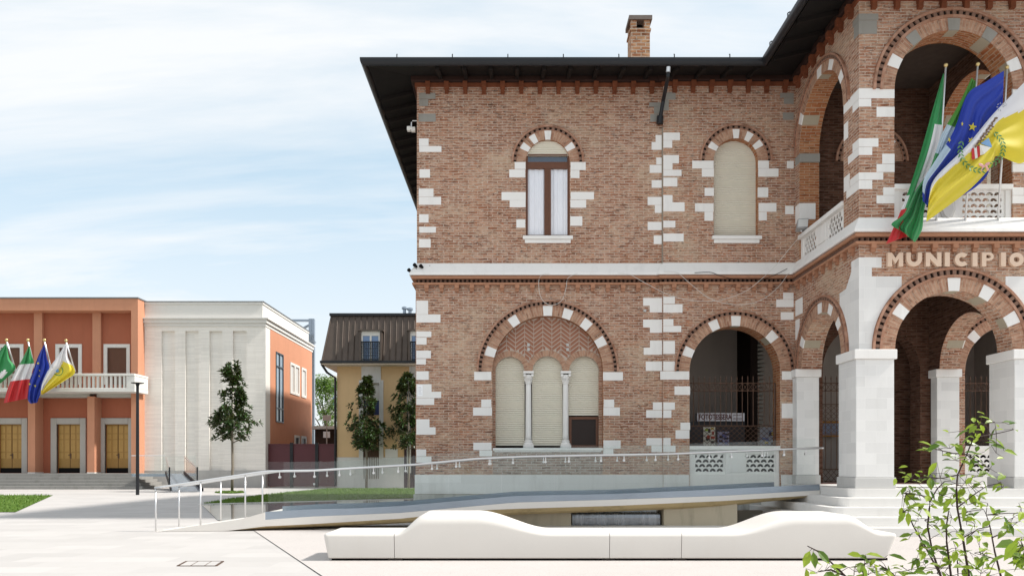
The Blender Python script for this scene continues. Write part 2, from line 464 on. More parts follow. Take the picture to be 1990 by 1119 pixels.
# centre bay behind the loggia
CR = 1.25
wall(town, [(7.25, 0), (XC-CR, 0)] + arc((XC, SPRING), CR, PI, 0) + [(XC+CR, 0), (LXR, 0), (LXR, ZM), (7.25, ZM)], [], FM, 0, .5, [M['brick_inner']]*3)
DOORC = (XC, W2c[1])
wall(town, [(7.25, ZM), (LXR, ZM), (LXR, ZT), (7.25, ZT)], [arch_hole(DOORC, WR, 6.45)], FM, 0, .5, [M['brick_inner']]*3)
# side and rear walls
wall(town, rect(D1+.5, DB, ZL, ZT), [], lambda u,v,w: (XL+w, u, v), 0, .5)
wall(town, rect(D1+.5, DB, ZL, ZT), [], lambda u,v,w: (XR-w, u, v), 0, .5)
wall(town, rect(XL+.5, XR-.5, ZL, ZT), [], lambda u,v,w: (u, DB-w, v), 0, .5)
# loggia, lower storey
LR = 1.225
def open_arch(u0, u1, c, r, z0, z1):
    return [(u0, z0), (c[0]-r, z0)] + arc(c, r, PI, 0) + [(c[0]+r, z0), (u1, z0), (u1, z1), (u0, z1)]
wall(town, open_arch(LXL, LXR, (XC, SPRING), LR, SPRING-.004, ZM), [], LM, 0, .5)
SCL = (18.14, SPRING); SRL = 1.155
SCU = (18.175, USPRING); SRU = 1.30
URF = 1.236
for Mp in (SML, SMR):
    wall(town, open_arch(D2+.5, D1-.001, SCL, SRL, SPRING-.004, ZM), [], Mp, 0, .5)
    # upper storey: jambs run down to the floor
    o = [(D2+.5, ZM), (D1-.001, ZM), (D1-.001, ZT), (D2+.5, ZT)]
    wall(town, o, [arch_hole(SCU, SRU, 6.42)], Mp, 0, .5)
wall(town, rect(LXL, LXR, ZM, ZT), [arch_hole((XC, USPRING), URF, 6.42)], LM, 0, .5)
# corner posts behind the front wall (upper)
mb = MB()
for x0 in (LXL+.5, mir(7.985)): mb.box(x0, x0+.235, D2+.5, D2+.74, 5.96, ZT-.01)
mb.build('wall', M['brick'], town)

# ---- floors, ceilings and portico interior
mb = MB()
mb.box(LXL+.5, LXR-.5, D2+.5, D1, 5.97, 6.40); mb.build('loggia_floor', M['stone_grey'], town)
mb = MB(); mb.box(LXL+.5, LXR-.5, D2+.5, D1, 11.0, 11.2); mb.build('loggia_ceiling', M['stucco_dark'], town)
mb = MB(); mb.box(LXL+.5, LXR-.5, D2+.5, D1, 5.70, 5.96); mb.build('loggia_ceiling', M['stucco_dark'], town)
PX0, PX1, PD = 3.95, mir(3.95), 24.2
mb = MB()
mb.box(PX0, PX1, PD, PD+.2, .88, 5.7)
mb.box(PX0-.2, PX0, D1+.5, PD, .88, 5.7); mb.box(PX1, PX1+.2, D1+.5, PD, .88, 5.7)
mb.build('interior_wall', M['stucco_in'], town)
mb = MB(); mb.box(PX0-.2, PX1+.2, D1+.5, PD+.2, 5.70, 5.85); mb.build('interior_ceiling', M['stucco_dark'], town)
mb = MB(); mb.box(PX0-.2, PX1+.2, D1+.5, PD+.2, .72, .876); mb.build('interior_floor', M['step'], town)
mb = MB()   # dark doorway and brick pier with toothed stones inside the portico
mb.box(11.1, 12.7, PD-.04, PD-.005, .88, 2.95); mb.build('doorway', M['black'], town)
mb = MB()
ix = X_(1455, 23.0)
mb.box(ix, ix+.22, 22.85, PD-.01, .88, 5.69, 0)
for i in range(40): mb.box(ix+.22, ix+.42, 22.85, PD-.01, .9+i*.12, .96+i*.12, 1)
mb.build('interior_pier', [M['brick_dark'], M['stone_grey']], town)
mb = MB()
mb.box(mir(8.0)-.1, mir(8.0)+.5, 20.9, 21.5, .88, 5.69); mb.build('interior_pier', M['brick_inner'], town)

# ---- plinth
mb = MB()
for (x0, x1, d) in ((XL-.05, XS, D1), (XS, ARC[0]-AR-.02, D1b), (ARC[0]+AR+.02, 7.25, D1b), (LXR, mir(ARC[0])-AR-.02, D1b), (mir(ARC[0])+AR+.02, mir(XS), D1b), (mir(XS), XR+.05, D1)):
    mb.box(x0, x1, d-.045, d-.002, .62, FZ(922))
mb.build('plinth', M['plinth'], town, bevel=.008)
mb = MB()
for (x0, x1, d) in ((XL-.08, XS, D1), (XS, 7.25, D1b), (LXR, mir(XS), D1b), (mir(XS), XR+.08, D1)):
    mb.box(x0, x1, d-.075, d-.002, 0, .612)
mb.build('plinth', M['plinth_low'], town, bevel=.008)
mb = MB(); mb.box(X_(958, D1), X_(1171, D1), D1-.012, D1-.002, FZ(921), FZ(876))
mb.build('apron', brick_mat('grey_apron_brick', (.30,.20,.15), (.42,.31,.25), (.58,.54,.47), smear=.7), town)

# ---- string course and brick cornices
FRONT = [(XL, DB), (XL, D1), (XS, D1), (XS, D1b), (LXL, D1b), (LXL, D2), (LXR, D2), (LXR, D1b), (mir(XS), D1b), (mir(XS), D1), (XR, D1), (XR, DB)]
mb = MB()
mb.sweep(FRONT, [(-.02, 6.52), (.012, 6.52), (.03, 6.49), (.165, 6.255), (.175, 6.19), (-.02, 6.19)])
mb.build('string_course', M['stone'], town)
mb = MB()
mb.sweep(FRONT, [(-.01, 6.188), (.11, 6.188), (.135, 6.165), (.135, 6.125), (.115, 6.105), (-.01, 6.105)], 0)
mb.sweep(FRONT, [(-.01, 6.104), (.006, 6.104), (.006, 6.012), (-.01, 6.012)], 1)
mb.sweep(FRONT, [(-.01, 6.011), (.105, 6.011), (.115, 5.99), (.105, 5.956), (-.01, 5.956)], 0)
def along(path, pitch, fn, off=0.0):
    for (a, b) in zip(path[:-1], path[1:]):
        a = Vector(a); b = Vector(b); L = (b-a).length
        if L < .3: continue
        d = (b-a)/L; nr = Vector((d.y, -d.x))
        n = int((L-2*off)/pitch)
        for i in range(n):
            fn(a + d*(off+(L-2*off)*(i+.5)/n), d, nr)
VIS = FRONT[1:-1]
def dent(p, d, nr):
    w = .033
    pts = [p+d*w+nr*.006, p+nr*.085, p-d*w+nr*.006]
    lo = [(q.x, q.y, 6.014) for q in pts]; hi = [(q.x, q.y, 6.102) for q in pts]
    mb.face(hi, 2); mb.face(lo[::-1], 2)
    for i in range(3): j = (i+1) % 3; mb.face([lo[i], lo[j], hi[j], hi[i]], 2)
along(VIS, .112, dent)
def corbel(z0, z1, w, o, mat):
    def f(p, d, nr):
        for (za, zb, oo, ww) in ((z0+(z1-z0)*.45, z1, o, w), (z0, z0+(z1-z0)*.45, o*.6, w*.85)):
            c = [p-d*ww+nr*(-.01), p+d*ww+nr*(-.01), p+d*ww+nr*oo, p-d*ww+nr*oo]
            mb.hexa([(q.x, q.y, za) for q in c]+[(q.x, q.y, zb) for q in c], mat)
    return f
along(VIS, .385, corbel(5.80, 5.955, .055, .10, 0), .06)
mb.build('cornice', [M['brick_plain'], M['brick_dark'], M['brick_dentil']], town)
mb = MB()
mb.sweep(FRONT, [(-.01, 11.29), (.12, 11.29), (.14, 11.26), (.14, 11.16), (.11, 11.13), (-.01, 11.13)], 1)
mb.sweep(FRONT, [(-.01, 11.129), (.05, 11.129), (.05, 11.04), (-.01, 11.04)], 0)
along(VIS, .45, corbel(10.86, 11.128, .06, .15, 0), .05)
mb.build('cornice', [M['brick_eave'], plain('dark_eave_moulding', (.035,.016,.012), .8, .2, var=.4)], town)

# ---- eaves, gutter and roof
CORN = FRONT; FRONT = [p for p in CORN if abs(p[0]-XS) > .01 and abs(p[0]-mir(XS)) > .01]
FRONT = [(p[0], D1 if abs(p[1]-D1b) < .01 else p[1]) for p in FRONT]
OV = 1.06
mb = MB()
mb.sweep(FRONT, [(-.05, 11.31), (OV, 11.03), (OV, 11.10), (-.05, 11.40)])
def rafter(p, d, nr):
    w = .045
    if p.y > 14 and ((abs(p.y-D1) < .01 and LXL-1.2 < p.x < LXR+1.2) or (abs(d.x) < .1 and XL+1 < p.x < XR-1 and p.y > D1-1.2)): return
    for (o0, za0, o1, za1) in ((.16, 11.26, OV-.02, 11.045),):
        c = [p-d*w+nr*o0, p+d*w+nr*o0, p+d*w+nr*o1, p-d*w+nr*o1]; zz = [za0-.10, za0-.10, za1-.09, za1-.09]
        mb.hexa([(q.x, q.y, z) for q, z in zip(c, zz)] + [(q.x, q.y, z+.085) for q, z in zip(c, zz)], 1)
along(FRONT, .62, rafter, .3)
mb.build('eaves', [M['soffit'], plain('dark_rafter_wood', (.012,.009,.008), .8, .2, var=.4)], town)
mb = MB()
gp = [(OV+.075+.085*math.cos(a), 11.10+.095*math.sin(a)) for a in [PI - PI*i/8*-1 for i in range(9)]]
gp = [(OV+.08+.085*math.cos(PI+PI*i/8), 11.12+.12*math.sin(PI+PI*i/8)) for i in range(9)] + [(OV+.165, 11.165), (OV+.155, 11.165), (OV+.15, 11.125)] + [(OV+.01, 11.125), (OV-.005, 11.16)]
mb.sweep(FRONT, gp)
gut = mb.build('gutter', M['gutter'], town)
mb = MB()
def hook(p, d, nr):
    q = p+nr*(OV+.16); mb.tube([(q.x, q.y, 11.14), (q.x, q.y, 11.23)], .014, 5)
    q2 = q - nr*.05; mb.tube([(q.x, q.y, 11.23), (q2.x, q2.y, 11.26)], .014, 5)
along([(XL-1, D1), (LXL, D1)], 1.22, hook)
along([(LXL, D1), (LXL, D2-1)], 1.0, hook)
mb.build('gutter_hooks', M['gutter'], gut)
mb = MB()
def hip(x0, x1, y0, y1, z, sl):
    w = min(x1-x0, y1-y0)/2; zt = z+w*sl
    if (x1-x0) > (y1-y0): a, b = (x0+w, (y0+y1)/2, zt), (x1-w, (y0+y1)/2, zt)
    else: a, b = ((x0+x1)/2, y0+w, zt), ((x0+x1)/2, y1-w, zt)
    c = [(x0,y0,z),(x1,y0,z),(x1,y1,z),(x0,y1,z)]
    if (x1-x0) > (y1-y0): fs = [[c[0],c[1],b,a],[c[1],c[2],b],[c[2],c[3],a,b],[c[3],c[0],a]]
    else: fs = [[c[0],c[1],a],[c[1],c[2],b,a],[c[2],c[3],b],[c[3],c[0],a,b]]
    for f in fs: mb.face(f)
# main hip and the loggia hip meet in two valleys
rx0, rx1, ry0, ry1, lx0, lx1, ly0 = XL-OV, XR+OV, D1-OV, DB+OV, LXL-OV, LXR+OV, D2-OV
zr, sl_ = 11.115, .30
hw = (ry1-ry0)/2; ra, rb = (rx0+hw, (ry0+ry1)/2, zr+hw*sl_), (rx1-hw, (ry0+ry1)/2, zr+hw*sl_)
lw = (lx1-lx0)/2; va = (XC, ry0+lw, zr+lw*sl_); vf = (XC, ly0+lw, zr+lw*sl_)
for f in ([(rx0,ry0,zr),(lx0,ry0,zr),va,(lx1,ry0,zr),(rx1,ry0,zr),rb,ra], [(rx1,ry0,zr),(rx1,ry1,zr),rb], [(rx1,ry1,zr),(rx0,ry1,zr),ra,rb], [(rx0,ry1,zr),(rx0,ry0,zr),ra],
          [(lx0,ly0,zr),(lx1,ly0,zr),vf], [(lx0,ry0,zr),(lx0,ly0,zr),vf,va], [(lx1,ly0,zr),(lx1,ry0,zr),va,vf]): mb.face(f)
roof = mb.build('roof', M['roof'], town, recalc=False)
# chimney
cd = 22.6; cx0, cx1 = X_(1226, cd), X_(1263, cd)
M['brick_chimney'] = brick_mat('chimney_brick', (.36,.16,.08), (.52,.30,.16), (.56,.46,.36), bw=.27, bh=.10, ms=.018, smear=.1)
zc = lambda y: Z_(y, cd)
mb = MB()
mb.box(cx0, cx1, cd, cd+.62, 11.0, zc(60)); mb.box(cx0-.03, cx1+.03, cd-.03, cd+.65, zc(60), zc(56))
chim = mb.build('chimney', M['brick_chimney'], roof)
mb = MB()
for (x0, x1) in ((cx0, cx0+.17), (cx1-.17, cx1)):
    for (y0, y1) in ((cd, cd+.17), (cd+.45, cd+.62)): mb.box(x0, x1, y0, y1, zc(56), zc(40))
mb.box(cx0+.172, cx1-.172, cd+.25, cd+.4, zc(56), zc(40), 1)
mb.box(cx0-.06, cx1+.06, cd-.06, cd+.68, zc(40), zc(32), 2)
for i in range(0): pass
mb.build('chimney', [M['brick_chimney'], M['black'], plain('chimney_cap', (.20,.17,.15), .9, .1, var=.3)], roof)

# ---- downpipe with its swan neck under the eaves
mb = MB()
pd = D1-OV-.08
mb.tube([P_(1299, 132, pd), P_(1298, 148, pd+.02), P_(1297, 156, pd+.2), P_(1289, 195, D1-.28), P_(1283, 230, D1-.14)], .048, 10)
mb.tube([P_(1283, 226, D1-.15), P_(1282, 241, D1-.13)], [.085, .085], 12)
mb.build('downpipe', M['gutter'], town)
mb = MB(); mb.tube([P_(1299, 131, pd-.012), P_(1298.5, 141, pd)], .054, 12)
mb.build('pipe_collar', M['steel'], town)
mb = MB(); mb.tube([(XS-.02, D1-.03, FZ(250)), (XS-.02, D1-.03, FZ(515))], .012, 6); mb.build('cable_conduit', M['conc'], town)

# ---- quoins: every contiguous block is a part of its own
def quoin(rects, kx, ky, sc, Mp, d, mat='stone', pr=.007):
    mb = MB()
    for (a, b, c, e) in rects:
        x0, x1 = X_(kx+a/sc, d), X_(kx+b/sc, d); z1, z0 = Z_(ky+c/sc, d), Z_(ky+e/sc, d)
        g = .0035
        j = lambda: random.uniform(-.012, .012)
        x0 += j() if abs(x0-XL) > .05 and abs(x0-XS) > .03 else 0; x1 += j() if abs(x1-XS) > .03 and x1 < 7.2 else 0; z0 += j()*.4; z1 += j()*.4
        pts = [(x0+g, z0+g), (x1-g, z0+g), (x1-g, z1-g), (x0+g, z1-g)]
        mb.hexa([Mp(p[0], p[1], .03) for p in pts] + [Mp(p[0], p[1], -pr) for p in pts])
    return mb.build('quoin', M[mat], town)
c4 = (690, 80, 2.432); c5 = (1080, 0, 1.998); c7 = (790, 500, 2.33); c8 = (1220, 520, 2.433)
A = lambda rs, c, m='stone': quoin(rs, *c, FM, D1, m)
B = lambda rs, c, m='stone': quoin(rs, *c, FMb, D1b, m)
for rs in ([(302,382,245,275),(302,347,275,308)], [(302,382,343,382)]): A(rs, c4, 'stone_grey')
for rs in ([(302,347,460,496),(302,407,496,525)], [(302,357,605,647)], [(302,373,698,736),(302,407,736,775)], [(302,350,818,858)], [(302,383,877,906)], [(302,359,935,977)],
           [(755,806,572,606),(727,806,606,646)], [(692,806,713,752),(732,806,752,787)], [(760,806,843,883)]): A(rs, c4)
for rs in ([(57,117,630,662),(57,92,662,692)], [(57,147,745,776),(57,118,776,807)], [(57,105,840,877)]): A(rs, c5)
for rs in ([(44,100,195,258),(44,153,258,295)], [(44,113,335,362),(44,90,362,395)], [(44,112,422,458),(44,90,458,485)], [(44,102,515,555)], [(44,115,573,608),(44,158,608,637),(44,125,637,668)],
           [(44,104,732,768),(44,131,768,803)], [(44,90,867,900),(44,113,900,928)],
           [(307,386,516,556)], [(340,386,642,678),(303,386,678,717)], [(303,386,836,872),(328,386,872,900)],
           [(891,982,518,557)], [(891,942,643,678),(891,968,678,717)], [(891,968,827,866),(891,938,866,893)]): A(rs, c7)
# the pilaster strip in the middle
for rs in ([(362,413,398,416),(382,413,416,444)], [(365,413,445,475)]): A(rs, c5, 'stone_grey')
B([(416,465,360,388),(416,440,388,430)], c5, 'stone_grey')
for rs in ([(388,413,525,553),(370,413,553,583)], [(388,413,612,640),(365,413,640,672)], [(373,413,700,730)], [(355,413,765,797),(383,413,797,827)], [(355,413,862,895)], [(380,413,915,948)]): A(rs, c5)
for rs in ([(417,483,516,546),(417,453,546,575)], [(417,478,602,635),(417,455,635,660),(417,490,660,685)], [(417,472,690,725)], [(417,455,758,786),(417,500,786,822)], [(417,465,857,885)], [(417,498,906,938)],
           [(530,613,624,655),(568,613,655,687)], [(577,613,730,762)], [(540,613,789,823),(577,613,823,857)],
           [(786,828,624,655),(786,865,655,687)], [(786,825,728,766)], [(786,857,789,823),(786,820,823,857)],
           [(897,924,625,655)], [(890,924,800,833)]): B(rs, c5)
for rs in ([(870,924,362,382),(886,924,382,405)], [(880,924,437,466)]): B(rs, c5, 'stone_grey')
for rs in ([(72,163,142,180),(105,163,180,213)], [(70,163,245,283),(103,163,283,308)], [(102,163,345,378),(75,163,378,412)], [(83,163,443,487)], [(118,163,635,672),(87,163,672,710)], [(87,163,803,840),(112,163,840,872)]): A(rs, c8)
for rs in ([(167,225,138,172),(167,257,172,213)], [(167,218,242,275),(167,255,275,305)], [(167,222,345,408)], [(167,222,443,487)], [(155,293,488,530)], [(222,293,560,602)], [(167,225,635,672),(167,205,672,710)],
           [(248,293,730,766),(225,293,766,808)], [(167,205,803,840),(167,227,840,872)],
           [(728,782,488,530)], [(728,782,640,712)], [(735,784,118,150),(703,784,150,188)], [(723,784,210,248)]): B(rs, c8)

# quoins of the loggia corner: front and left faces share their courses (z0, z1, front width, side width)
def lquoin(z0, z1, wf, ws, mat='stone', mirror=False):
    mb = MB(); g = .0035; p = .007
    x0 = LXL
    if wf:
        mb.box(x0-p, x0+wf, D2-p, D2+.03, z0+g, z1-g)
    if ws:
        mb.box(x0-p, x0+.03, D2+.031, D2+ws, z0+g, z1-g)
    if mirror:
        mb.v = [(2*XC-v[0], v[1], v[2]) for v in mb.v]
    mb.build('quoin', M[mat], town)
zz = lambda y: LZ(y)
for mirr in (False, True):
    lquoin(zz(40), zz(27), .40, .30, 'stone_grey', mirr)
    lquoin(zz(67), zz(40), .37, .24, 'stone_grey', mirr)
    lquoin(zz(192), zz(172), .735, .74, 'stone', mirr)
    lquoin(zz(208), zz(192), .25, .30, 'stone', mirr)
    lquoin(zz(286), zz(269), .40, .30, 'stone', mirr)
    lquoin(zz(302), zz(286), .27, .52, 'stone', mirr)
    lquoin(zz(350), zz(335), .50, .42, 'stone', mirr)
    lquoin(zz(368), zz(350), .27, .60, 'stone', mirr)
def jquoin(rs, mirror=False):
    mb = MB(); g = .0035
    for (px0, px1, y0, y1) in rs:
        mb.box(LX(px0)+g, LX(px1)-g, D2-.007, D2+.03, zz(y1)+g, zz(y0)-g)
    if mirror: mb.v = [(2*XC-v[0], v[1], v[2]) for v in mb.v]
    mb.build('quoin', M['stone'], town)
for mirr in (False, True):
    jquoin([(1703, 1738.5, 208, 228)], mirr)
    jquoin([(1714, 1738.5, 299, 319), (1703, 1738.5, 319, 335)], mirr)
    jquoin([(1716, 1738.5, 364, 380), (1703, 1738.5, 380, 396)], mirr)
def sjquoin(d0, d1, z0, z1, mat='stone'):
    mb = MB(); mb.box(LXL-.007, LXL+.03, d0, d1, z0, z1); mb.build('quoin', M[mat], town)
sjquoin(16.865-.22, 16.865-.02, 8.42, 8.78); sjquoin(16.865-.3, 16.865-.02, 7.30, 7.62)
# far jamb of the upper side arch: pale blocks wrapping into the reveal
mb = MB(); mb.box(LXL-.007, LXL+.502, 19.43, 19.478, 8.98, 9.19); mb.box(LXL-.007, LXL+.03, 19.478, 19.735, 8.98, 9.19); mb.build('quoin', M['stone_grey'], town)
mb = MB(); mb.box(LXL-.007, LXL+.4, 19.45, 19.478, 7.55, 7.95); mb.box(LXL-.007, LXL+.03, 19.478, 19.735, 7.5, 7.95); mb.build('quoin', M['stone'], town)
# white ashlar above the loggia piers
RO = LR + .485
def slab(outer, Mp, mat='stone_block'):
    mb = MB(); mb.plate(outer, [], Mp, -.006, .02); mb.build('ashlar', M[mat], town)
a0 = math.acos(max(-1, min(1, -(XC-LX(1745))/RO)))
pts = [(LXL-.006, SPRING), (LXL-.006, zz(500)), (LX(1713), zz(500)), (LX(1713), zz(520)), (LX(1694), zz(520)), (LX(1694), zz(537)), (LX(1752), zz(537))]
aa = math.acos((LX(1752)-XC)/RO)
pts += arc((XC, SPRING), RO, aa, PI, 16)
slab(pts, LM)
slab([(2*XC-p[0], p[1]) for p in pts], LM)
ROs = SRL+.40
pts = [(D2+.021, SPRING), (D2+.021, zz(500)), (D2+.36, zz(500)), (D2+.36, zz(520)), (D2+.62, zz(548))]
ang = [math.atan2(math.sqrt(max(0, ROs**2-(d-SCL[0])**2)), d-SCL[0]) for d in (D2+.95,)][0]
pts += [(SCL[0]+ROs*math.cos(ang), SPRING+ROs*math.sin(ang)+.25)] + arc(SCL, ROs, ang, PI, 14)
slab(pts, SML)
slab(pts, SMR)
mb = MB()
mb.box(LXL-.006, LXL+.02, 19.45, 19.735, 4.55, 5.05); mb.box(LXL-.006, LXL+.02, 19.25, 19.735, 5.15, 5.55); mb.build('quoin', M['stone'], town)

# ---- arch surrounds
surround(town, BIG, BR, FM, (90, 71, 50.5, 28.6, 124, 161.5), (.262,.275,.355,.405), nd=46)
surround(town, ARC, AR, FMb, (89, 114.5, 158, 43), (.26,.275,.35,.385), through=.4)
surround(town, W1c, WR, FM, (90, 122, 148, 33), (.235,.245,.315,.365), hs=R(6.5))
surround(town, W2c, WR2, FMb, (90, 62, 35, 149), (.235,.245,.315,.365), hs=R(6.5))
surround(town, DOORC, WR, FM, (90, 45, 135), (.235,.245,.315,.365), hs=R(6.5))
surround(town, (mir(ARC[0]), ARC[1]), AR, FMb, (91, 65.5, 22, 137), (.26,.275,.35,.385))
surround(town, (mir(W2c[0]), W2c[1]), WR2, FMb, (90, 118, 145, 31), (.235,.245,.315,.365), hs=R(6.5))
g_ = M['stone_grey']
surround(town, (XC, SPRING), LR, LM, (90, 60, 27.6, 144.7), (.275,.33,.43,.48), hs=R(5.2), through=.42)
surround(town, (XC, USPRING), URF, LM, (90, 57, 22, 128, 155), (.25,.31,.40,.455), hs=R(5.2), stone_mats=[g_, g_, M['stone'], g_, M['stone']], through=.42)
for Mp in (SML, SMR):
    surround(town, SCL, SRL, Mp, (90, 118, 145, 30), (.24,.27,.345,.39), hs=R(5.2), through=.4)
    surround(town, SCU, SRU, Mp, (90, 118, 150, 35), (.22,.24,.305,.345), hs=R(5), through=.4)

# ---- triple window under the big arch
win = tag(thing('window', None, None), None); win.parent = town; win.name = 'triple_window'
win.location = (0,0,0); win.matrix_parent_inverse = Matrix.Translation(-town.location)
wd = D1+.2
UX = lambda px: X_(px, wd)
sp = Z_(721, wd)
lights = [(UX(963), UX(1019)), (UX(1035), UX(1093)), (UX(1106), UX(1164))]
mb = MB()
pts = arc((BIG[0], sp), BR+.03, PI, 0, 40)
for (a, b) in reversed(lights):
    pts += arc(((a+b)/2, sp), (b-a)/2, 0, PI, 18)
mb.plate(pts, [], lambda u,v,w: (u, wd+w, v), 0, .2, 0, 0)
tym = mb.build('tympanum', M['mortar'], win)
mb = MB()
cw = .235; n0 = int(2*BR/cw)
for i in range(-8, 9):
    uc = BIG[0] + i*cw; up = 1 if i % 2 else -1
    k = -1.2
    while k < 1.7:
        zc_ = sp + k
        h = .082
        dz = cw*.72*up
        q = [(uc-cw/2+.008, zc_-dz/2), (uc+cw/2-.008, zc_+dz/2), (uc+cw/2-.008, zc_+dz/2+h), (uc-cw/2+.008, zc_-dz/2+h)]
        for s_ in range(8):
            t0, t1 = s_/8, (s_+1)/8
            l_ = lambda a, b, t: (a[0]+(b[0]-a[0])*t, a[1]+(b[1]-a[1])*t)
            q2 = [l_(q[0], q[1], t0), l_(q[0], q[1], t1), l_(q[3], q[2], t1), l_(q[3], q[2], t0)]
            ok = all(p[1] > sp+.02 for p in q2) and all(math.hypot(p[0]-(a+b)/2, p[1]-sp) > (b-a)/2+.14 for p in q2 for (a, b) in lights)
            ok = ok and all(math.hypot(p[0]-BIG[0], p[1]-sp) < BR+.02 for p in q2)
            if ok: mb.hexa([(p[0], wd-.001, p[1]) for p in q2] + [(p[0], wd-.009, p[1]) for p in q2])
        k += .113
mb.build('herringbone', M['brick_herring'], tym)
mb = MB()
for (a, b) in lights:
    kk = -.003*lights.index((a, b))
    mb.ring(((a+b)/2, sp), (b-a)/2, (b-a)/2+.155, lambda u,v,w: (u, wd+w, v), -.012+kk, -.001, n=24)
mb.build('arch_surround', M['brick_arch'], tym)
for (pa, pb) in ((955.5, 963), (1164, 1173.5)):
    mb = MB(); mb.box(UX(pa), UX(pb), wd, wd+.2, SILL, sp); mb.build('jamb', M['brick'], win)
def roller(x0, x1, z0, z1, d, parent, name='shutter'):
    mb = MB(); st = .056; n = int((z1-z0)/st)
    for i in range(n):
        za = z1-(i+1)*st
        mb.face([(x0,d+.004,za),(x1,d+.004,za),(x1,d-.018,za+.02),(x0,d-.018,za+.02)])
        mb.face([(x0,d-.018,za+.02),(x1,d-.018,za+.02),(x1,d-.014,za+.045),(x0,d-.014,za+.045)])
        mb.face([(x0,d-.014,za+.045),(x1,d-.014,za+.045),(x1,d+.004,za+.056),(x0,d+.004,za+.056)])
    mb.box(x0, x1, d+.006, d+.02, z1-n*st, z1)
    mb.box(x0, x1, d-.014, d+.012, z1-n*st-.045, z1-n*st-.002)
    return mb.build(name, M['shutter'], parent, recalc=False)
sd = wd+.14
for i, (a, b) in enumerate(lights):
    z0 = SILL+.06 if i < 2 else Z_(805, wd)
    roller(a-.01, b+.01, z0, sp+.42, sd, win)
a, b = lights[2]
mb = MB(); zt, zb = Z_(809, wd), SILL+.01; f = .07
mb.box(a, a+f, sd-.05, sd+.02, zb, zt); mb.box(b-f, b, sd-.05, sd+.02, zb, zt); mb.box(a+f, b-f, sd-.05, sd+.02, zt-f, zt); mb.box(a+f, b-f, sd-.05, sd+.02, zb, zb+f)
fr = mb.build('window_frame', M['wood'], win, bevel=.006)
mb = MB(); mb.box(a+f, b-f, sd-.02, sd-.012, zb+f, zt-f); mb.build('pane', plain('dark_window_pane', (.03,.019,.016), .35, .2), win)
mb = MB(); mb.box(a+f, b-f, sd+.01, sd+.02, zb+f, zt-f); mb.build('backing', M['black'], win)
for pc in (1027, 1099.5):
    c = (UX(pc), wd+.06, 0)
    zb = SILL+.01; zcap = sp; 
    mb = MB(); mb.lathe(c, [(.085, Z_(855, wd)), (.078, Z_(845, wd)), (.072, Z_(760, wd)), (.07, Z_(745, wd))], 18)
    colm = mb.build('column', M['stone'], win, smooth=True)
    mb = MB(); mb.lathe(c, [(.072, Z_(746, wd)), (.088, Z_(744.5, wd)), (.074, Z_(742.5, wd)), (.08, Z_(738, wd)), (.115, Z_(730, wd)), (.105, Z_(728, wd))], 16)
    zt_ = zcap-.002
    for sx in (-1, 1):
        for k in range(10):   # corner volutes
            an = k*.7; rr = .042*(1-k/12)
        mb.tube([(c[0]+sx*.10, c[1]-.115, Z_(729, wd)), (c[0]+sx*.10, c[1]-.06, Z_(729, wd))], .034, 10)
        mb.tube([(c[0]+sx*.10, c[1]+.06, Z_(729, wd)), (c[0]+sx*.10, c[1]+.115, Z_(729, wd))], .034, 10)
    mb.box(c[0]-.135, c[0]+.135, c[1]-.13, c[1]+.13, Z_(725.5, wd), zt_)
    for k in range(6):
        an = PI*(k+.5)/6+PI
        mb.tube([(c[0]+.078*math.cos(an), c[1]+.078*math.sin(an), Z_(742, wd)), (c[0]+.105*math.cos(an), c[1]+.105*math.sin(an), Z_(735, wd)), (c[0]+.125*math.cos(an), c[1]+.125*math.sin(an), Z_(736, wd))], .014, 6)
    mb.build('capital', M['stone'], colm)
    mb = MB(); mb.box(c[0]-.135, c[0]+.135, c[1]-.13, c[1]+.13, zb, zb+.07); mb.lathe(c, [(.125, zb+.07), (.13, zb+.10), (.095, zb+.14), (.11, zb+.17), (.086, Z_(855, wd))], 18)
    mb.build('column_base', M['stone'], colm, smooth=False)
mb = MB(); mb.box(FX(958), FX(1171), D1-.05, D1+.5, FZ(875), SILL); mb.box(FX(961), FX(1168), D1-.025, D1-.003, FZ(878), FZ(875)-.002); mb.build('sill', M['stone'], win, bevel=.008)
mb = MB()   # enamel house plaques on the tympanum
for px in (1027, 1103):
    for py in (670, 679): mb.box(X_(px-2.5, wd), X_(px+2.5, wd), wd-.022, wd-.01, Z_(py+2.8, wd), Z_(py-2.8, wd))
mb.build('plaque', M['stone_base'], win)

# ---- upper windows
def sill(px0, px1, d, parent):
    mb = MB(); mb.box(X_(px0, d), X_(px1, d), d-.09, d+.3, Z_(466, d), Z_(459.5, d)); mb.box(X_(px0+4, d), X_(px1-4, d), d-.05, d+.002, Z_(473, d), Z_(466, d)-.002)
    mb.build('sill', M['stone'], parent, bevel=.008)
def sub_thing(name):
    w = bpy.data.objects.new(name, None); COL.objects.link(w); w.parent = town
    w.matrix_parent_inverse = Matrix.Translation(-town.location); return w
w1 = sub_thing('casement_window')
d = D1+.05; x0, x1 = W1c[0]-WR, W1c[0]+WR
Zd = lambda py: Z_(py, d)
roller(x0-.01, x1+.01, Zd(300), Zd(266), d+.02, w1)
mb = MB(); f = .055
mb.box(x0-.01, x0+f, d, d+.09, Zd(460), Zd(303)); mb.box(x1-f, x1+.01, d, d+.09, Zd(460), Zd(303))
mb.box(x0+f, x1-f, d, d+.09, Zd(303), Zd(300)); mb.box(x0+f, x1-f, d-.01, d+.09, Zd(328), Zd(315)); mb.box(x0+f, x1-f, d, d+.09, Zd(460), Zd(456.5))
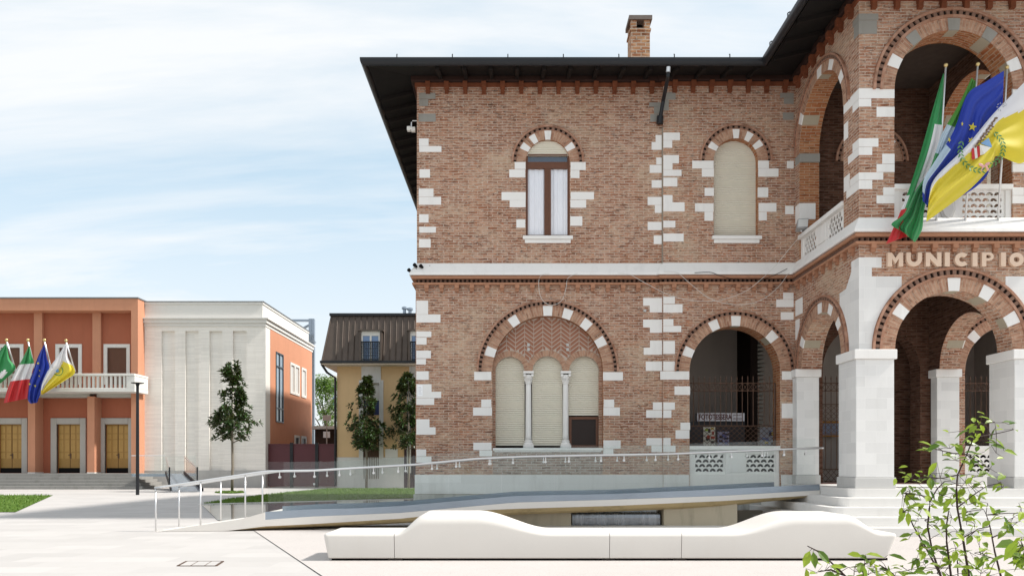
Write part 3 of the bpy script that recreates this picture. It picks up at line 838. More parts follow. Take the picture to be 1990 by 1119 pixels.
xm = (x0+x1)/2; mb.box(xm-.085, xm-.004, d-.008, d+.08, Zd(456.5), Zd(328)); mb.box(xm+.004, xm+.085, d-.008, d+.08, Zd(456.5), Zd(328)); mb.box(xm-.02, xm+.02, d-.022, d-.009, Zd(456), Zd(328.5))
mb.build('window_frame', M['wood'], w1, bevel=.005)
for (a, b, za, zb_) in ((x0+f, xm-.085, 456.5, 328), (xm+.085, x1-f, 456.5, 328), (x0+f, x1-f, 315, 303)):
    mb = MB(); mb.box(a, b, d+.035, d+.043, Zd(za), Zd(zb_)); mb.build('pane', M['glass'], w1)
mb = MB(); n = 60; xa, xb = x0+.03, x1-.03
for i in range(n):
    u0, u1 = xa+(xb-xa)*i/n, xa+(xb-xa)*(i+1)/n
    g0, g1 = .012*math.sin(u0*38)+.006*math.sin(u0*90+1), .012*math.sin(u1*38)+.008*math.sin(u1*90+1)
    mb.face([(u0, d+.065+g0, Zd(458)), (u1, d+.065+g1, Zd(458)), (u1, d+.065+g1, Zd(325)), (u0, d+.065+g0, Zd(325))])
mb.build('curtain', M['curtain'], w1, smooth=True, recalc=False)
mb = MB(); mb.box(x0-.01, x1+.01, d+.2, d+.22, Zd(465), Zd(262)); mb.build('backing', plain('blue_room_backing', (.10,.14,.22), .9), w1)  # plain blue sheet behind the curtain and transom glass
sill(1016, 1113, D1, w1)
for (cc, dd, rr) in ((W2c, D1b, WR2), ((mir(W2c[0]), W2c[1]), D1b, WR2), (DOORC, D1, WR)):
    w2 = sub_thing('shuttered_window')
    roller(cc[0]-rr-.01, cc[0]+rr+.01, (WSILL if cc is not DOORC else 6.45)+.05, cc[1]+rr+.03, dd+.2, w2)
    if cc is not DOORC:
        px = CX+cc[0]*FPX/dd
        sill(px-47, px+49, dd, w2)

# ---- stone balustrades with fish-scale openings
def fan(cx_, cz, r):
    return [(cx_-r, cz-r*.25), (cx_-r*.35, cz-r*.25), (cx_, cz+r*.02), (cx_+r*.35, cz-r*.25), (cx_+r, cz-r*.25)] + arc((cx_, cz-r*.25), r, 0.01, PI-.01, 8)[1:-1]
def half_fan(cx_, cz, r, right):
    a = arc((cx_, cz-r*.25), r, 0, PI/2, 5) if right else arc((cx_, cz-r*.25), r, PI/2, PI, 5)
    base = [(cx_, cz-r*.25)]
    return base + a
def scale_panel(mb, u0, u1, z0, z1, Mp, w0, w1, pitch=.185, rows=4, rnd=False):
    holes = []; rowh = (z1-z0-.06)/rows; r = pitch*.46
    for j in range(rows):
        z = z0+.03+rowh*(j+.5)
        n = int((u1-u0-.04)/pitch)
        if j % 2: n -= 1
        st = (u0+u1)/2-(n-1)*pitch/2
        for i in range(n):
            u = st+i*pitch
            if not rnd and j % 2 and i == 0:
                uu = u-pitch; ru = u+n*pitch; rr = min(r, rowh*.74)
                if uu > u0+.01 and ru < u1-.01: holes.append(half_fan(uu, z, rr, True)); holes.append(half_fan(ru, z, rr, False))
            if rnd: holes.append(arc((u, z), min(r, rowh*.52), 0, 2*PI, 10)[:-1])
            else: holes.append(fan(u, z, min(r, rowh*.74)))
    mb.plate(rect(u0, u1, z0, z1), holes, Mp, w0, w1)
def arch_balustrade(cu, d, Mp):
    mb = MB(); zz_ = lambda y: Z_(y, d)
    u0, u1 = cu-AR+.002, cu+AR-.002
    zb, z0, z1, zt = .63, zz_(921), zz_(881), zz_(866)
    mb.plate(rect(u0, u1, zb, z0), [], Mp, .04, .26)
    mb.plate(rect(u0, u1, z1, zt-.09), [], Mp, .06, .24)
    mb.plate(rect(u0, u1, zt-.09, zt), [], Mp, -.03, .30)
    e = (u1-u0)
    p = [u0, u0+.05*e, u0+.405*e, u0+.625*e, u0+.965*e, u1]
    for (a, b) in ((p[0], p[1]), (p[2], p[3]), (p[4], p[5])): mb.plate(rect(a, b, z0, z1), [], Mp, .05, .25)
    mb.plate(rect(p[2]+.10, p[3]-.10, z0+.06, z1-.02), [], Mp, .035, .05)
    for (a, b) in ((p[1], p[2]), (p[3], p[4])): scale_panel(mb, a, b, z0, z1, Mp, .09, .12, pitch=.18, rows=4)
    o = mb.build('balustrade', M['stone'], town)
    mb = MB()
    for (a, b) in ((p[1]+.12, p[2]-.02), (p[3]-.05, p[4]-.1)): mb.plate(rect(a, b, zz_(948), zz_(945.5)), [], Mp, .034, .041)
    mb.build('drain_slot', M['black'], o)
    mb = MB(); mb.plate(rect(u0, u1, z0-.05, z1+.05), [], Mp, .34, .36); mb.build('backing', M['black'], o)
arch_balustrade(ARC[0], D1b, FMb)
arch_balustrade(mir(ARC[0]), D1b, FMb)

# ---- wrought iron grilles
def grille(u0, u1, z0, zl, zr0, zr1, zt, Mp, w, pitch=.137, parent=town):
    mb = MB(); r = .0105
    def bar(a, b, rr=r): mb.tube([Mp(a[0], a[1], w), Mp(b[0], b[1], w)], rr, 4)
    n = max(1, round((u1-u0)/pitch)); p = (u1-u0)/n
    for i in range(n+1):
        u = u0+i*p
        top = zt if 0 < i < n else zr1
        bar((u, zl), (u, top))
        if 0 < i < n: mb.tube([Mp(u, zt-.10, w), Mp(u, zt-.05, w), Mp(u, zt+.03, w)], [.006, .017, .002], 5)
    for z in (z0, zl, zr0, zr1): mb.tube([Mp(u0, z, w), Mp(u1, z, w)], .012, 4)
    for i in range(n):
        a, b = u0+i*p, u0+(i+1)*p
        bar((a, zr0), (b, zr1), .006); bar((b, zr0), (a, zr1), .006)
    k = max(1, round((zl-z0)/p)); q = (zl-z0)/k*1.0
    for j in range(k):
        for i in range(n):
            a, b = u0+i*p, u0+(i+1)*p; za, zb = z0+j*q, z0+(j+1)*q
            if (i+j) % 1 == 0:
                bar((a, za), (b, zb), .0065); bar((b, za), (a, zb), .0065)
    mb.tube([Mp(u0, z0, w), Mp(u0, zr1, w)], .02, 6); mb.tube([Mp(u1, z0, w), Mp(u1, zr1, w)], .02, 6)
    return mb.build('grille', M['iron'], parent)
zg = lambda y: Z_(y, D1b)
grille(ARC[0]-AR+.03, ARC[0]+AR-.03, zg(866)+.01, zg(826), zg(757), zg(742), zg(729), FMb, .30)
grille(mir(ARC[0])-AR+.03, mir(ARC[0])+AR-.03, zg(866)+.01, zg(826), zg(757), zg(742), zg(729), FMb, .30)
# half open gate leaf in the entrance arch
grille(XC-CR+.03, XC-CR+.75, .93, 1.25, zg(757), zg(742), zg(729), FM, .25)
mb = MB()
zq = zg(840)
for k in range(5):
    for i in range(5):
        a = XC-CR+.03+i*.144; mb.tube([FM(a, zq+k*.144, .25), FM(a+.144, zq+k*.144+.144, .25)], .0065, 4); mb.tube([FM(a+.144, zq+k*.144, .25), FM(a, zq+k*.144+.144, .25)], .0065, 4)
mb.tube([FM(XC-CR+.03, zq-.02, .25), FM(XC-CR+.75, zq-.02, .25)], .012, 4); mb.tube([FM(XC-CR+.03, zq+.74, .25), FM(XC-CR+.75, zq+.74, .25)], .012, 4)
mb.build('grille', M['iron'], town)

# ---- loggia piers and pilasters
def pier(x0, x1, y0, y1, mat='stone_block'):
    mb = MB(); mb.box(x0, x1, y0, y1, 1.11, 3.57); pr = mb.build('pier', M[mat], town, bevel=.012)
    mb = MB(); mb.box(x0-.045, x1+.045, y0-.045, y1+.045, 3.572, 3.772); mb.build('pier_cap', M['stone'], pr, bevel=.012)
    mb = MB(); mb.box(x0-.03, x1+.03, y0-.03, y1+.03, .882, 1.108); mb.build('pier_base', M['stone_base'], pr, bevel=.012)
for mirr in (False, True):
    f = (lambda a, b: (a, b)) if not mirr else (lambda a, b: (2*XC-b, 2*XC-a))
    pier(*f(7.17, 7.965), 16.085, 16.95)
    pier(*f(7.17, 7.735), 19.44, 19.735)
    # upper wall balustrades of the loggia flanks
    mb = MB(); Mp = SML if not mirr else SMR
    e0, e1 = SCU[0]-SRU+.002, SCU[0]+SRU-.002
    mb.plate(rect(e0, e1, 7.03, 7.13), [], Mp, -.04, .28)
    for (a, b) in ((e0, e0+.14), ((e0+e1)/2-.32, (e0+e1)/2+.32), (e1-.14, e1)): mb.plate(rect(a, b, 6.43, 7.028), [], Mp, .04, .22)
    mb.plate(rect((e0+e1)/2-.22, (e0+e1)/2+.22, 6.58, 6.98), [], Mp, .025, .04)
    for (a, b) in ((e0+.14, (e0+e1)/2-.32), ((e0+e1)/2+.32, e1-.14)): scale_panel(mb, a, b, 6.5, 7.028, Mp, .06, .085, pitch=.15, rows=4, rnd=True)
    mb.build('balustrade', M['stone'], town)
mb = MB(); e0, e1 = XC-URF+.002, XC+URF-.002
mb.plate(rect(e0, e1, 7.12, 7.22), [], LM, -.03, .28)
for (a, b) in ((e0, e0+.12), (XC-.30, XC+.16), (e1-.12, e1)): mb.plate(rect(a, b, 6.43, 7.118), [], LM, .04, .22)
for (a, b) in ((e0+.12, XC-.30), (XC+.16, e1-.12)): scale_panel(mb, a, b, 6.45, 7.118, LM, .07, .10, pitch=.165, rows=5)
bal = mb.build('balustrade', M['stone'], town)
mb = MB(); cxs, czs = LX(1842), LZ(407)
sh = [(cxs-.15, czs+.2), (cxs, czs+.24), (cxs+.15, czs+.2), (cxs+.17, czs), (cxs+.10, czs-.17), (cxs, czs-.25), (cxs-.10, czs-.17), (cxs-.17, czs)]
mb.plate(sh, [], LM, -.0, .04); mb.plate([(cxs+(p[0]-cxs)*.75, czs+(p[1]-czs)*.75) for p in sh], [], LM, -.02, -.0005)
mb.build('shield', M['stone_base'], bal, bevel=.008)

# ---- steps
def round_plan(x0, x1, y0, y1, r, n=6):
    return [(x1, y1), (x0, y1)] + [(x0+r-r*math.cos(PI/2*i/n), y0+r-r*math.sin(PI/2*i/n)) for i in range(n+1)] + [(x1-r+r*math.sin(PI/2*i/n), y0+r-r*math.cos(PI/2*i/n)) for i in range(n+1)]
rise = .88/5; tr = .30
for k in range(5):
    mb = MB(); z1 = .88-k*rise
    pl = round_plan(6.95-tr*k, 2*XC-6.95+tr*k, 15.9-tr*k, D1-.09, .12+.05*k)
    mb.plate(pl, [], lambda u,v,w: (u, v, w), z1-rise+.001, z1)
    mb.build('step', M['step'], town, bevel=.012)
mb = MB(); mb.box(7.75, LXR-.5, D1-.08, D1+.5, .882, .90); mb.build('threshold', plain('red_threshold', (.45,.25,.2), .8), town)

# ---- cream letters over the loggia arch
def letters():
    y0, y1 = 519.5, 493; z0, z1 = LZ(y0), LZ(y1); h = z1-z0; t = .088
    Lm = lambda u, v, w: (u, D2-.09+w, v)
    def P(pts, holes=()):
        mb = MB(); mb.plate(pts, holes, Lm, 0, .075); mb.build('letter', [M['letter']], town)
    def ell(cx_, cz, rx, rz, a0, a1, n=24): return [(cx_+rx*math.cos(a0+(a1-a0)*i/n), cz+rz*math.sin(a0+(a1-a0)*i/n)) for i in range(n+1)]
    a, b = LX(1721.5), LX(1751); m = (a+b)/2
    P([(a,z0),(a+t,z0),(a+t,z0+.16),(m,z0+.05),(b-t,z0+.16),(b-t,z0),(b,z0),(b,z1),(b-t*.9,z1),(m,z0+.17),(a+t*.9,z1),(a,z1)])
    a, b = LX(1757.5), LX(1787.5); m = (a+b)/2; r = (b-a)/2
    P([(a,z1),(a,z0+r)] + ell(m, z0+r, r, r, PI, 2*PI, 16)[1:] + [(b,z1),(b-t,z1)] + ell(m, z0+r, r-t, r-t, 0, -PI, 16) + [(a+t,z1)])
    a, b = LX(1795), LX(1825)
    P([(a,z0),(a+t,z0),(a+t,z0+.15),(b-t,z0),(b,z0),(b,z1),(b-t,z1),(b-t,z0+.135),(a+t,z1),(a,z1)])
    for px in (1836.5, 1890, 1945): P(rect(LX(px)-t*.58, LX(px)+t*.58, z0, z1))
    m = LX(1865); rz = h/2; rx = h*.52; cz = (z0+z1)/2
    P(ell(m, cz, rx, rz, R(42), R(318), 28) + ell(m, cz, rx-t, rz-t, R(318), R(42), 28))
    a = LX(1903.5); rr = h*.29
    P([(a,z0),(a+t,z0),(a+t,z1-2*rr)] + ell(a+.16, z1-rr, rr*1.0, rr, -PI/2, PI/2, 14) + [(a,z1)], [[(a+t, z1-rr-.035), (a+.155, z1-rr-.035), (a+.19, z1-rr), (a+.155, z1-rr+.035), (a+t, z1-rr+.035)]])
    m = LX(1970.5)
    P(ell(m, cz, rx, rz, 0, 2*PI, 30)[:-1], [ell(m, cz, rx-t, rz-t, 0, 2*PI, 30)[:-1]])
letters()
# lamp bulbs / small fixings on the wall
mb = MB(); mb.tube([(FX(1253), D1-.05, FZ(604)), (FX(1253), D1-.005, FZ(604))], .035, 12); mb.build('wall_boss', M['stone_base'], town)
# =================================================================== THEATRE (orange hall with the pale side block)
M['orange'] = stucco('orange_render', (.60,.285,.175))
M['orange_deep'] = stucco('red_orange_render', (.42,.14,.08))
M['travertine'] = stone_mat('travertine_courses', (.90,.855,.79), .09, blocks=(.9,.07,.006), stain=.16, dirt=(.5,.44,.36), jdark=.8, grain=18)
M['trav_plain'] = stone_mat('pale_cornice_stone', (.72,.70,.66), .08, stain=.15, dirt=(.5,.46,.4))
M['door_frame'] = stone_mat('grey_door_stone', (.50,.47,.43), .2, stain=.3, dirt=(.3,.28,.25))
M['door_wood'] = plain('ochre_door_wood', (.46,.27,.075), .5, .4, var=.2, ns=5)
M['grey_steps'] = stone_mat('grey_granite_steps', (.33,.32,.30), .3, stain=.5, dirt=(.15,.15,.13), grain=60)
M['dark_trim'] = plain('roof_edge_metal', (.16,.17,.18), .5, .4)
hall = thing('theatre_hall', 'orange rendered hall with pillared portico, balcony and pale travertine side block', 'building', (X_(150, 45), 46, 0))
DF, DW = 43.9, 44.68           # front plane, recessed wall
hz = lambda py, d=DF: Z_(py, d)
hx = lambda px, d=DF: X_(px, d)
XE = X_(268, DF)               # right end of the orange front
XW = XE - 27.0
DWH = 44.7                     # white block front
XB = X_(515, DWH)
DBK = 55.4
def BX(name, x0, x1, y0, y1, z0, z1, mat, parent=hall, bevel=0):
    mb = MB(); mb.box(x0, x1, y0, y1, z0, z1); return mb.build(name, mat, parent, bevel=bevel)
FZ0 = .84                      # hall floor
ztop = hz(580); zsof = hz(603)
xr = hx(254.8)                 # right jamb of the recess
# recessed wall with doors and windows: pillar spacing
BAY = hx(169.7+6.7) - hx(54+7)  # about 3.35 m
pil = [hx(176.4) - BAY*i for i in range(-0, 8)]
doors = [(pil[0]+xr)/2 - .02] + [(pil[i]+pil[i+1])/2 for i in range(7)]
doors[0] = X_(227.5, DW)
wz0, wz1 = hz(727, DW), hz(674, DW)
dz1 = hz(824, DW)
dw, ww = .68, .60
holes = []
for x in doors[:7]:
    holes.append([(x-ww, wz0-.6), (x+ww, wz0-.6), (x+ww, wz1), (x-ww, wz1)])
    holes.append([(x-dw, FZ0+.01), (x+dw, FZ0+.01), (x+dw, dz1), (x-dw, dz1)])
mb = MB(); mb.plate([(XW, 0), (xr+.3, 0), (xr+.3, zsof+.2), (XW, zsof+.2)], holes, lambda u,v,w: (u, DW+w, v), 0, .3)
mb.build('wall', M['orange_deep'], hall)
mb = MB(); mb.box(XW, xr+.3, DW+.31, DW+.4, 0, zsof); mb.build('wall', M['black'], hall)
# front frame: lintel band and right end pier
mb = MB(); mb.box(XW, xr, DF, DW, zsof, ztop); mb.box(xr, XE, DF, DWH+.2, FZ0, ztop); mb.build('wall', M['orange'], hall)
BX('roof_edge', XW, XE+.04, DF-.05, DWH+.25, ztop, ztop+.07, M['dark_trim'])
BX('roof', XW, XE, DW, DBK, zsof+.3, ztop-.1, M['dark_trim'])
BX('wall_base', xr-.02, XE+.02, DF-.02, DWH+.1, .60, FZ0, M['door_frame'])
for i, x in enumerate(pil[:8]):
    BX('pillar', x-.205, x+.205, DF+.01, DW, FZ0, hz(770), M['orange'])
    BX('pilaster', x-.24, x+.24, DW-.17, DW, hz(763, DW), zsof, M['orange'])
    BX('pillar_base', x-.22, x+.22, DF-.005, DW-.001, FZ0-.01, FZ0+.06, M['trav_plain'])
    BX('lintel', x-.205-BAY+.41, x-.205, DF+.25, DW, hz(771), hz(763), M['door_frame'])
BX('lintel', pil[0]+.205, xr, DF+.25, DW, hz(771), hz(763), M['door_frame'])
for x in doors[:7]:
    mb = MB()
    for s_ in (-1, 1): mb.box(x+s_*(dw+.17)-.17, x+s_*(dw+.17)+.17, DW-.10, DW+.12, FZ0, dz1+.36)
    mb.box(x-dw, x+dw, DW-.10, DW+.12, dz1, dz1+.36)
    fr = mb.build('door_frame', M['door_frame'], hall, bevel=.03)
    mb = MB(); mb.box(x-dw, x+dw, DW+.14, DW+.2, FZ0, dz1, 3)
    n = 6
    for c in range(4):
        cxx = x-dw+dw*2*(c+.5)/4; w_ = dw*2/4*.36
        for (za, zb_) in ((.30, .42), (.44, .68), (.70, .80), (.82, .97)):
            a, b = FZ0+(dz1-FZ0)*za, FZ0+(dz1-FZ0)*zb_
            mb.box(cxx-w_, cxx+w_, DW+.125, DW+.1395, a, b, 0)
    mb.box(x-dw+.02, x+dw-.02, DW+.12, DW+.1396, FZ0+.01, FZ0+.30, 1)
    mb.box(x-.012, x+.012, DW+.128, DW+.1397, FZ0+.31, dz1, 2)
    dr = mb.build('door', [M['door_wood'], M['black'], plain('door_gap', (.12,.06,.02), .8), plain('door_groove_wood', (.36,.20,.05), .5)], hall)
    mb = MB(); mb.tube([(x-.09, DW+.09, FZ0+1.05), (x+.03, DW+.09, FZ0+1.05)], .022, 6); mb.box(x+.02, x+.07, DW+.10, DW+.124, FZ0+.85, FZ0+1.15); mb.build('handle', M['iron'], dr)
    mb = MB(); z0w = wz0-.6
    for s_ in (-1, 1): mb.box(x+s_*(ww+.06)-.1, x+s_*(ww+.06)+.1, DW-.05, DW+.05, z0w, wz1+.16)
    mb.box(x-ww+.04, x+ww-.04, DW-.05, DW+.05, wz1-.04, wz1+.16)
    wf = mb.build('window_frame', M['trav_plain'], hall)
    mb = MB()
    k = int((wz1-z0w)/.07)
    for j in range(k):
        z = z0w+j*.07; mb.face([(x-ww, DW+.10, z), (x+ww, DW+.10, z), (x+ww, DW+.075, z+.06), (x-ww, DW+.075, z+.06)]); mb.face([(x-ww, DW+.075, z+.06), (x+ww, DW+.075, z+.06), (x+ww, DW+.10, z+.07), (x-ww, DW+.10, z+.07)])
    mb.build('shutter', plain('brown_roller_shutter', (.15,.07,.045), .6), wf, recalc=False)
# balcony
db = 42.9; bx1 = X_(262, db); bz0, bz1 = Z_(761, db), Z_(725.5, db)
mb = MB(); mb.box(XW+2, bx1, db, DW-.18, bz0, bz0+.22); mb.box(XW+2, bx1, db-.04, db+.22, bz1-.13, bz1)
mb.box(bx1-.48, bx1, db, db+.2, bz0+.221, bz1-.131); mb.box(bx1-.2, bx1, db+.2, DW-.2, bz0+.221, bz1-.131); mb.box(bx1-.22, bx1+.02, db+.221, DW-.2, bz1-.13, bz1)
bc = mb.build('balcony', M['trav_plain'], hall, bevel=.02)
x = bx1-.62; 
mb = MB()
while x > XW+2: mb.box(x-.06, x+.06, db+.05, db+.15, bz0+.221, bz1-.131); x -= .246
mb.build('balusters', M['trav_plain'], bc)
# stairs
for k in range(5):
    z1 = FZ0-k*FZ0/5; x1 = X_(262, 43)+.25*k
    mb = MB(); mb.box(XW, x1, 43.0-.3*k-.02, DW-.0, z1-FZ0/5+.002, z1); mb.build('step', M['grey_steps'], hall, bevel=.01)
# pale travertine block with fluted panels
wxr = lambda px: X_(px, DWH)
zc0, zc1, zt1 = Z_(634, DWH), Z_(618, DWH), Z_(587, DWH)
zf = Z_(643, DWH)              # top of the flutes
XA = XE
mb = MB(); mb.box(XA, XB, DWH+.16, DBK-.3, 0, zc0); mb.build('wall', M['travertine'], hall)
fl = [283.0, 314, 340, 360, 386, 407, 432, 452.5, 479, 514]
mb = MB()
xs = [XA] + [wxr(p) for p in (314, 340, 360, 386, 407, 432, 452.5, 479)] + [XB]
for i in range(0, len(xs)-1, 2): mb.box(xs[i], xs[i+1], DWH, DWH+.159, 1.0, zf)
mb.box(XA, XB, DWH, DWH+.159, zf, zc0)
mb.build('flutes', M['travertine'], hall)
BX('wall_base', XA, XB+.04, DWH-.05, DWH+.159, 0, 1.0, stone_mat('grey_travertine_base', (.50,.49,.47), .25, stain=.3, grain=30))
XS_ = XB
mb = MB()
for (za, zb_, o) in ((zc0, zc0+.18, .06), (zc0+.18, zc1-.08, .14), (zc1-.08, zc1, .24)):
    mb.box(XA, XB+o, DWH-o, DBK-.2, za, zb_-.001)
mb.build('cornice', M['trav_plain'], hall)
mb = MB(); mb.box(XA, XB-.15, DWH+.02, DBK-.6, zc1, zt1-.12); mb.box(XA, XB-.10, DWH-.03, DBK-.55, zt1-.12, zt1)
mb.build('parapet', M['trav_plain'], hall)
BX('roof_edge', XA, XB-.06, DWH-.06, DBK-.5, zt1, zt1+.05, M['dark_trim'])
# right flank: pale corner strip, then orange render with windows
def SF(u, v, w): return (XB+.02-w, u, v)
yq = lambda px: XB*FPX/(px-CX)       # depth of an image column on the flank
d0 = yq(524)
fw = [(yq(534.5), yq(549), 3.9, 8.15), (yq(563.5), yq(570), 6.05, 7.75), (yq(572.5), yq(579), 6.05, 7.75), (yq(585.5), yq(592), 6.05, 7.75), (yq(572), yq(579), 1.2, 3.1), (yq(585), yq(592), 1.2, 3.1)]
mb = MB(); mb.plate([(d0, 0), (DBK-.35, 0), (DBK-.35, zc0), (d0, zc0)], [rect(a, b, c, e) for a, b, c, e in fw], SF, -.02, .02)
mb.build('wall', M['orange'], hall)
mb = MB(); mb.box(XB, XB+.03, DWH+.001, d0-.002, 1.0, zc0-.001); mb.build('corner_strip', M['trav_plain'], hall)
for i, (a, b, c, e) in enumerate(fw):
    mb = MB()
    if i == 0:
        mb.plate(rect(a, b, c, e), [rect(a+.08, (a+b)/2-.04, c+.9, e-.9), rect((a+b)/2+.04, b-.08, c+.9, e-.9), rect(a+.08, (a+b)/2-.04, c+.08, c+.82), rect((a+b)/2+.04, b-.08, c+.08, c+.82), rect(a+.08, (a+b)/2-.04, e-.82, e-.08), rect((a+b)/2+.04, b-.08, e-.82, e-.08)], SF, -.06, .02)
        wfr = mb.build('window_frame', plain('dark_blue_frame', (.03,.045,.06), .4), hall)
        mb = MB(); mb.plate(rect(a+.05, b-.05, c+.05, e-.05), [], SF, -.005, .015); mb.build('pane', plain('blue_grey_pane', (.25,.33,.40), .12, .6), wfr)
    else:
        fm_ = .16
        mb.plate(rect(a-fm_, b+fm_, c-fm_, e+fm_), [rect(a, b, c, e)], SF, -.07, -.021)
        wfr = mb.build('window_frame', M['trav_plain'], hall)
        mb = MB(); mb.plate(rect(a, b, c, e), [], SF, -.004, .018); mb.build('pane', plain('grey_blind_pane' if i < 4 else 'dark_pane', (.55,.55,.53) if i < 4 else (.03,.03,.03), .4), wfr)

# steel mast behind the hall
ms = thing('steel_mast', 'grey steel mast with a top bracket behind the orange hall', 'steel frame', (X_(605, 55.8), 55.8, 0))
mb = MB(); xm_ = X_(606.5, 55.8); mb.box(xm_-.20, xm_+.02, 55.6, 55.75, 0, Z_(620, 55.8)); mb.box(xm_+.03, xm_+.2, 55.6, 55.75, 0, Z_(620, 55.8)); mb.box(xm_-.2, xm_+.2, 55.76, 55.9, 0, Z_(620, 55.8))
mb.box(xm_-.24, xm_+.26, 55.55, 55.95, Z_(666, 55.8), Z_(663, 55.8)); mb.build('post', M['steel_blue'], ms)
mb = MB(); za = Z_(621, 55.8); mb.box(X_(560, 55.8), xm_-.2, 55.65, 55.85, za-.15, za); mb.tube([(xm_-.2, 55.75, Z_(632, 55.8)), (X_(586, 55.8), 55.75, Z_(640, 55.8))], .09, 6); mb.build('bracket', M['steel_blue'], ms)

# =================================================================== MANSARD HOUSE
house = thing('mansard_house', 'ochre house with dark ribbed metal mansard roof and white base', 'building', (-6, 48, 0))
DH = 44.3
kx = lambda px, d=DH: X_(px, d); kz = lambda py, d=DH: Z_(py, d)
M['ochre'] = stucco('ochre_render', (.70,.48,.265))
M['mansard'] = plain('brown_ribbed_metal', (.10,.075,.06), .5, .4, .2, var=.3, ns=3)
M['white_base'] = stone_mat('white_house_base', (.66,.65,.62), .15, stain=.5, dirt=(.4,.39,.36))
hx0, hx1 = kx(655), -.5
zE = kz(712); zT = Z_(614, DH-.3)
wins = [(kx(706), kx(737), kz(806), kz(744)), (kx(799), kx(828), kz(806), kz(744))]
mb = MB(); mb.plate(rect(hx0, hx1, kz(888), zE), [rect(*w) for w in wins], lambda u,v,w: (u, DH+w, v), 0, .3); mb.build('wall', M['ochre'], house)
mb = MB(); mb.box(hx0, hx0+.3, DH+.3, 54, 0, zE); mb.box(hx1-.3, hx1, DH+.3, 54, 0, zE); mb.box(hx0+.3, hx1-.3, 53.7, 54, 0, zE); mb.build('wall', M['ochre'], house)
mb = MB(); mb.box(hx0-.03, kx(785), DH-.04, DH+.3, 0, kz(888)-.003); mb.box(kx(812), hx1, DH-.04, DH+.3, 0, kz(888)-.003); mb.build('wall_base', M['white_base'], house)
# eaves soffit and gutter, mansard roof with standing seams
mb = MB(); mb.box(hx0-.70, hx1+.8, DH-.85, 54.8, zE, zE+.08); mb.build('eaves', stucco('pale_soffit', (.62,.52,.42)), house)
mb = MB(); mb.box(hx0-.76, hx1+.88, DH-.93, 54.9, zE+.082, zE+.22); mb.build('gutter', M['gutter'], house)
ins = .42
b0 = [(hx0-.66, DH-.8, zE+.22), (hx1+.76, DH-.8, zE+.22), (hx1+.76, 54.7, zE+.22), (hx0-.66, 54.7, zE+.22)]
b1 = [(hx0-.66+ins, DH-.8+ins*1.15, zT), (hx1+.76-ins, DH-.8+ins*1.15, zT), (hx1+.76-ins, 54.7-ins, zT), (hx0-.66+ins, 54.7-ins, zT)]
mb = MB()
mb.hexa(b0 + b1)
n = 30
for i in range(n+1):
    t_ = i/n
    p = [b0[0][k]+(b0[1][k]-b0[0][k])*t_ for k in range(3)]; q = [b1[0][k]+(b1[1][k]-b1[0][k])*t_ for k in range(3)]
    if i: p[0] = q[0]
    if i == n: p[0] = b0[1][0]
    mb.tube([(p[0], p[1]-.02, p[2]), (q[0], q[1]-.02, q[2])], .035, 4)
for i in range(12):
    t_ = i/11
    p = [b0[0][k]+(b0[3][k]-b0[0][k])*t_ for k in range(3)]; q = [b1[0][k]+(b1[3][k]-b1[0][k])*t_ for k in range(3)]
    mb.tube([(p[0]-.02, p[1], p[2]), (q[0]-.02, q[1], q[2])], .035, 4)
rf = mb.build('roof', M['mansard'], house)
mb = MB(); mb.box(b1[0][0]-.1, b1[1][0]+.1, b1[0][1]-.12, b1[2][1]+.1, zT, zT+.14); mb.build('roof_edge', M['gutter'], rf)
mb = MB()
for px, py, r_ in ((786, 595, .10), (797, 597, .11)):
    x = X_(px, 48); mb.tube([(x, 48, zT), (x, 48, Z_(py+6, 48))], r_, 10); mb.tube([(x, 48, Z_(py+6, 48)), (x, 48, Z_(py+2, 48)), (x, 48, Z_(py, 48))], [r_*1.7, r_*1.7, .02], 10)
mb.build('flue', M['steel_blue'], rf)
dd = DH-.97
for pc in (720, 815):
    x = X_(pc, dd); w_ = .62; z0, z1 = zE+.22, Z_(643, dd)
    mb = MB()
    for s_ in (-1, 1): mb.box(x+s_*(w_-.04)-.05, x+s_*(w_-.04)+.05, dd-.02, dd+1.6, z0, z1)
    mb.box(x-w_-.09, x+w_+.09, dd-.10, dd+1.6, z1, z1+.09)
    dm = mb.build('dormer', M['mansard'], house)
    mb = MB(); mb.box(x-w_+.09, x+w_-.09, dd+.09, dd+.2, z0+.02, z1-.26, 0); mb.box(x-w_+.09, x+w_-.09, dd+.05, dd+.2, z1-.26, z1-.002, 1)
    for xx in (x-w_+.13, x, x+w_-.13): mb.box(xx-.05, xx+.05, dd+.04, dd+.089, z0+.02, z1-.261, 1)
    mb.build('window', [plain('blue_curtain_pane', (.16,.25,.42), .15, .5), M['trav_plain']], dm)
    mb = MB()
    for k in range(9):
        xx = x-w_+.12+k*(2*w_-.24)/8
        mb.tube([(xx, dd-.02, z0+.05), (xx, dd-.02, z0+1.05)], .018, 5)
    for zz_ in (z0+.05, z0+1.05): mb.tube([(x-w_+.1, dd-.02, zz_), (x+w_-.1, dd-.02, zz_)], .025, 5)
    for k in range(8):
        for j in range(5):
            cx_, cz_ = x-w_+.2+k*(2*w_-.4)/7, z0+.16+j*.2
            mb.tube([(cx_+.07*math.cos(a), dd-.02, cz_+.07*math.sin(a)) for a in [2*PI*i/7 for i in range(8)]], .012, 4, cap=False)
    mb.build('railing', M['gutter'], dm)
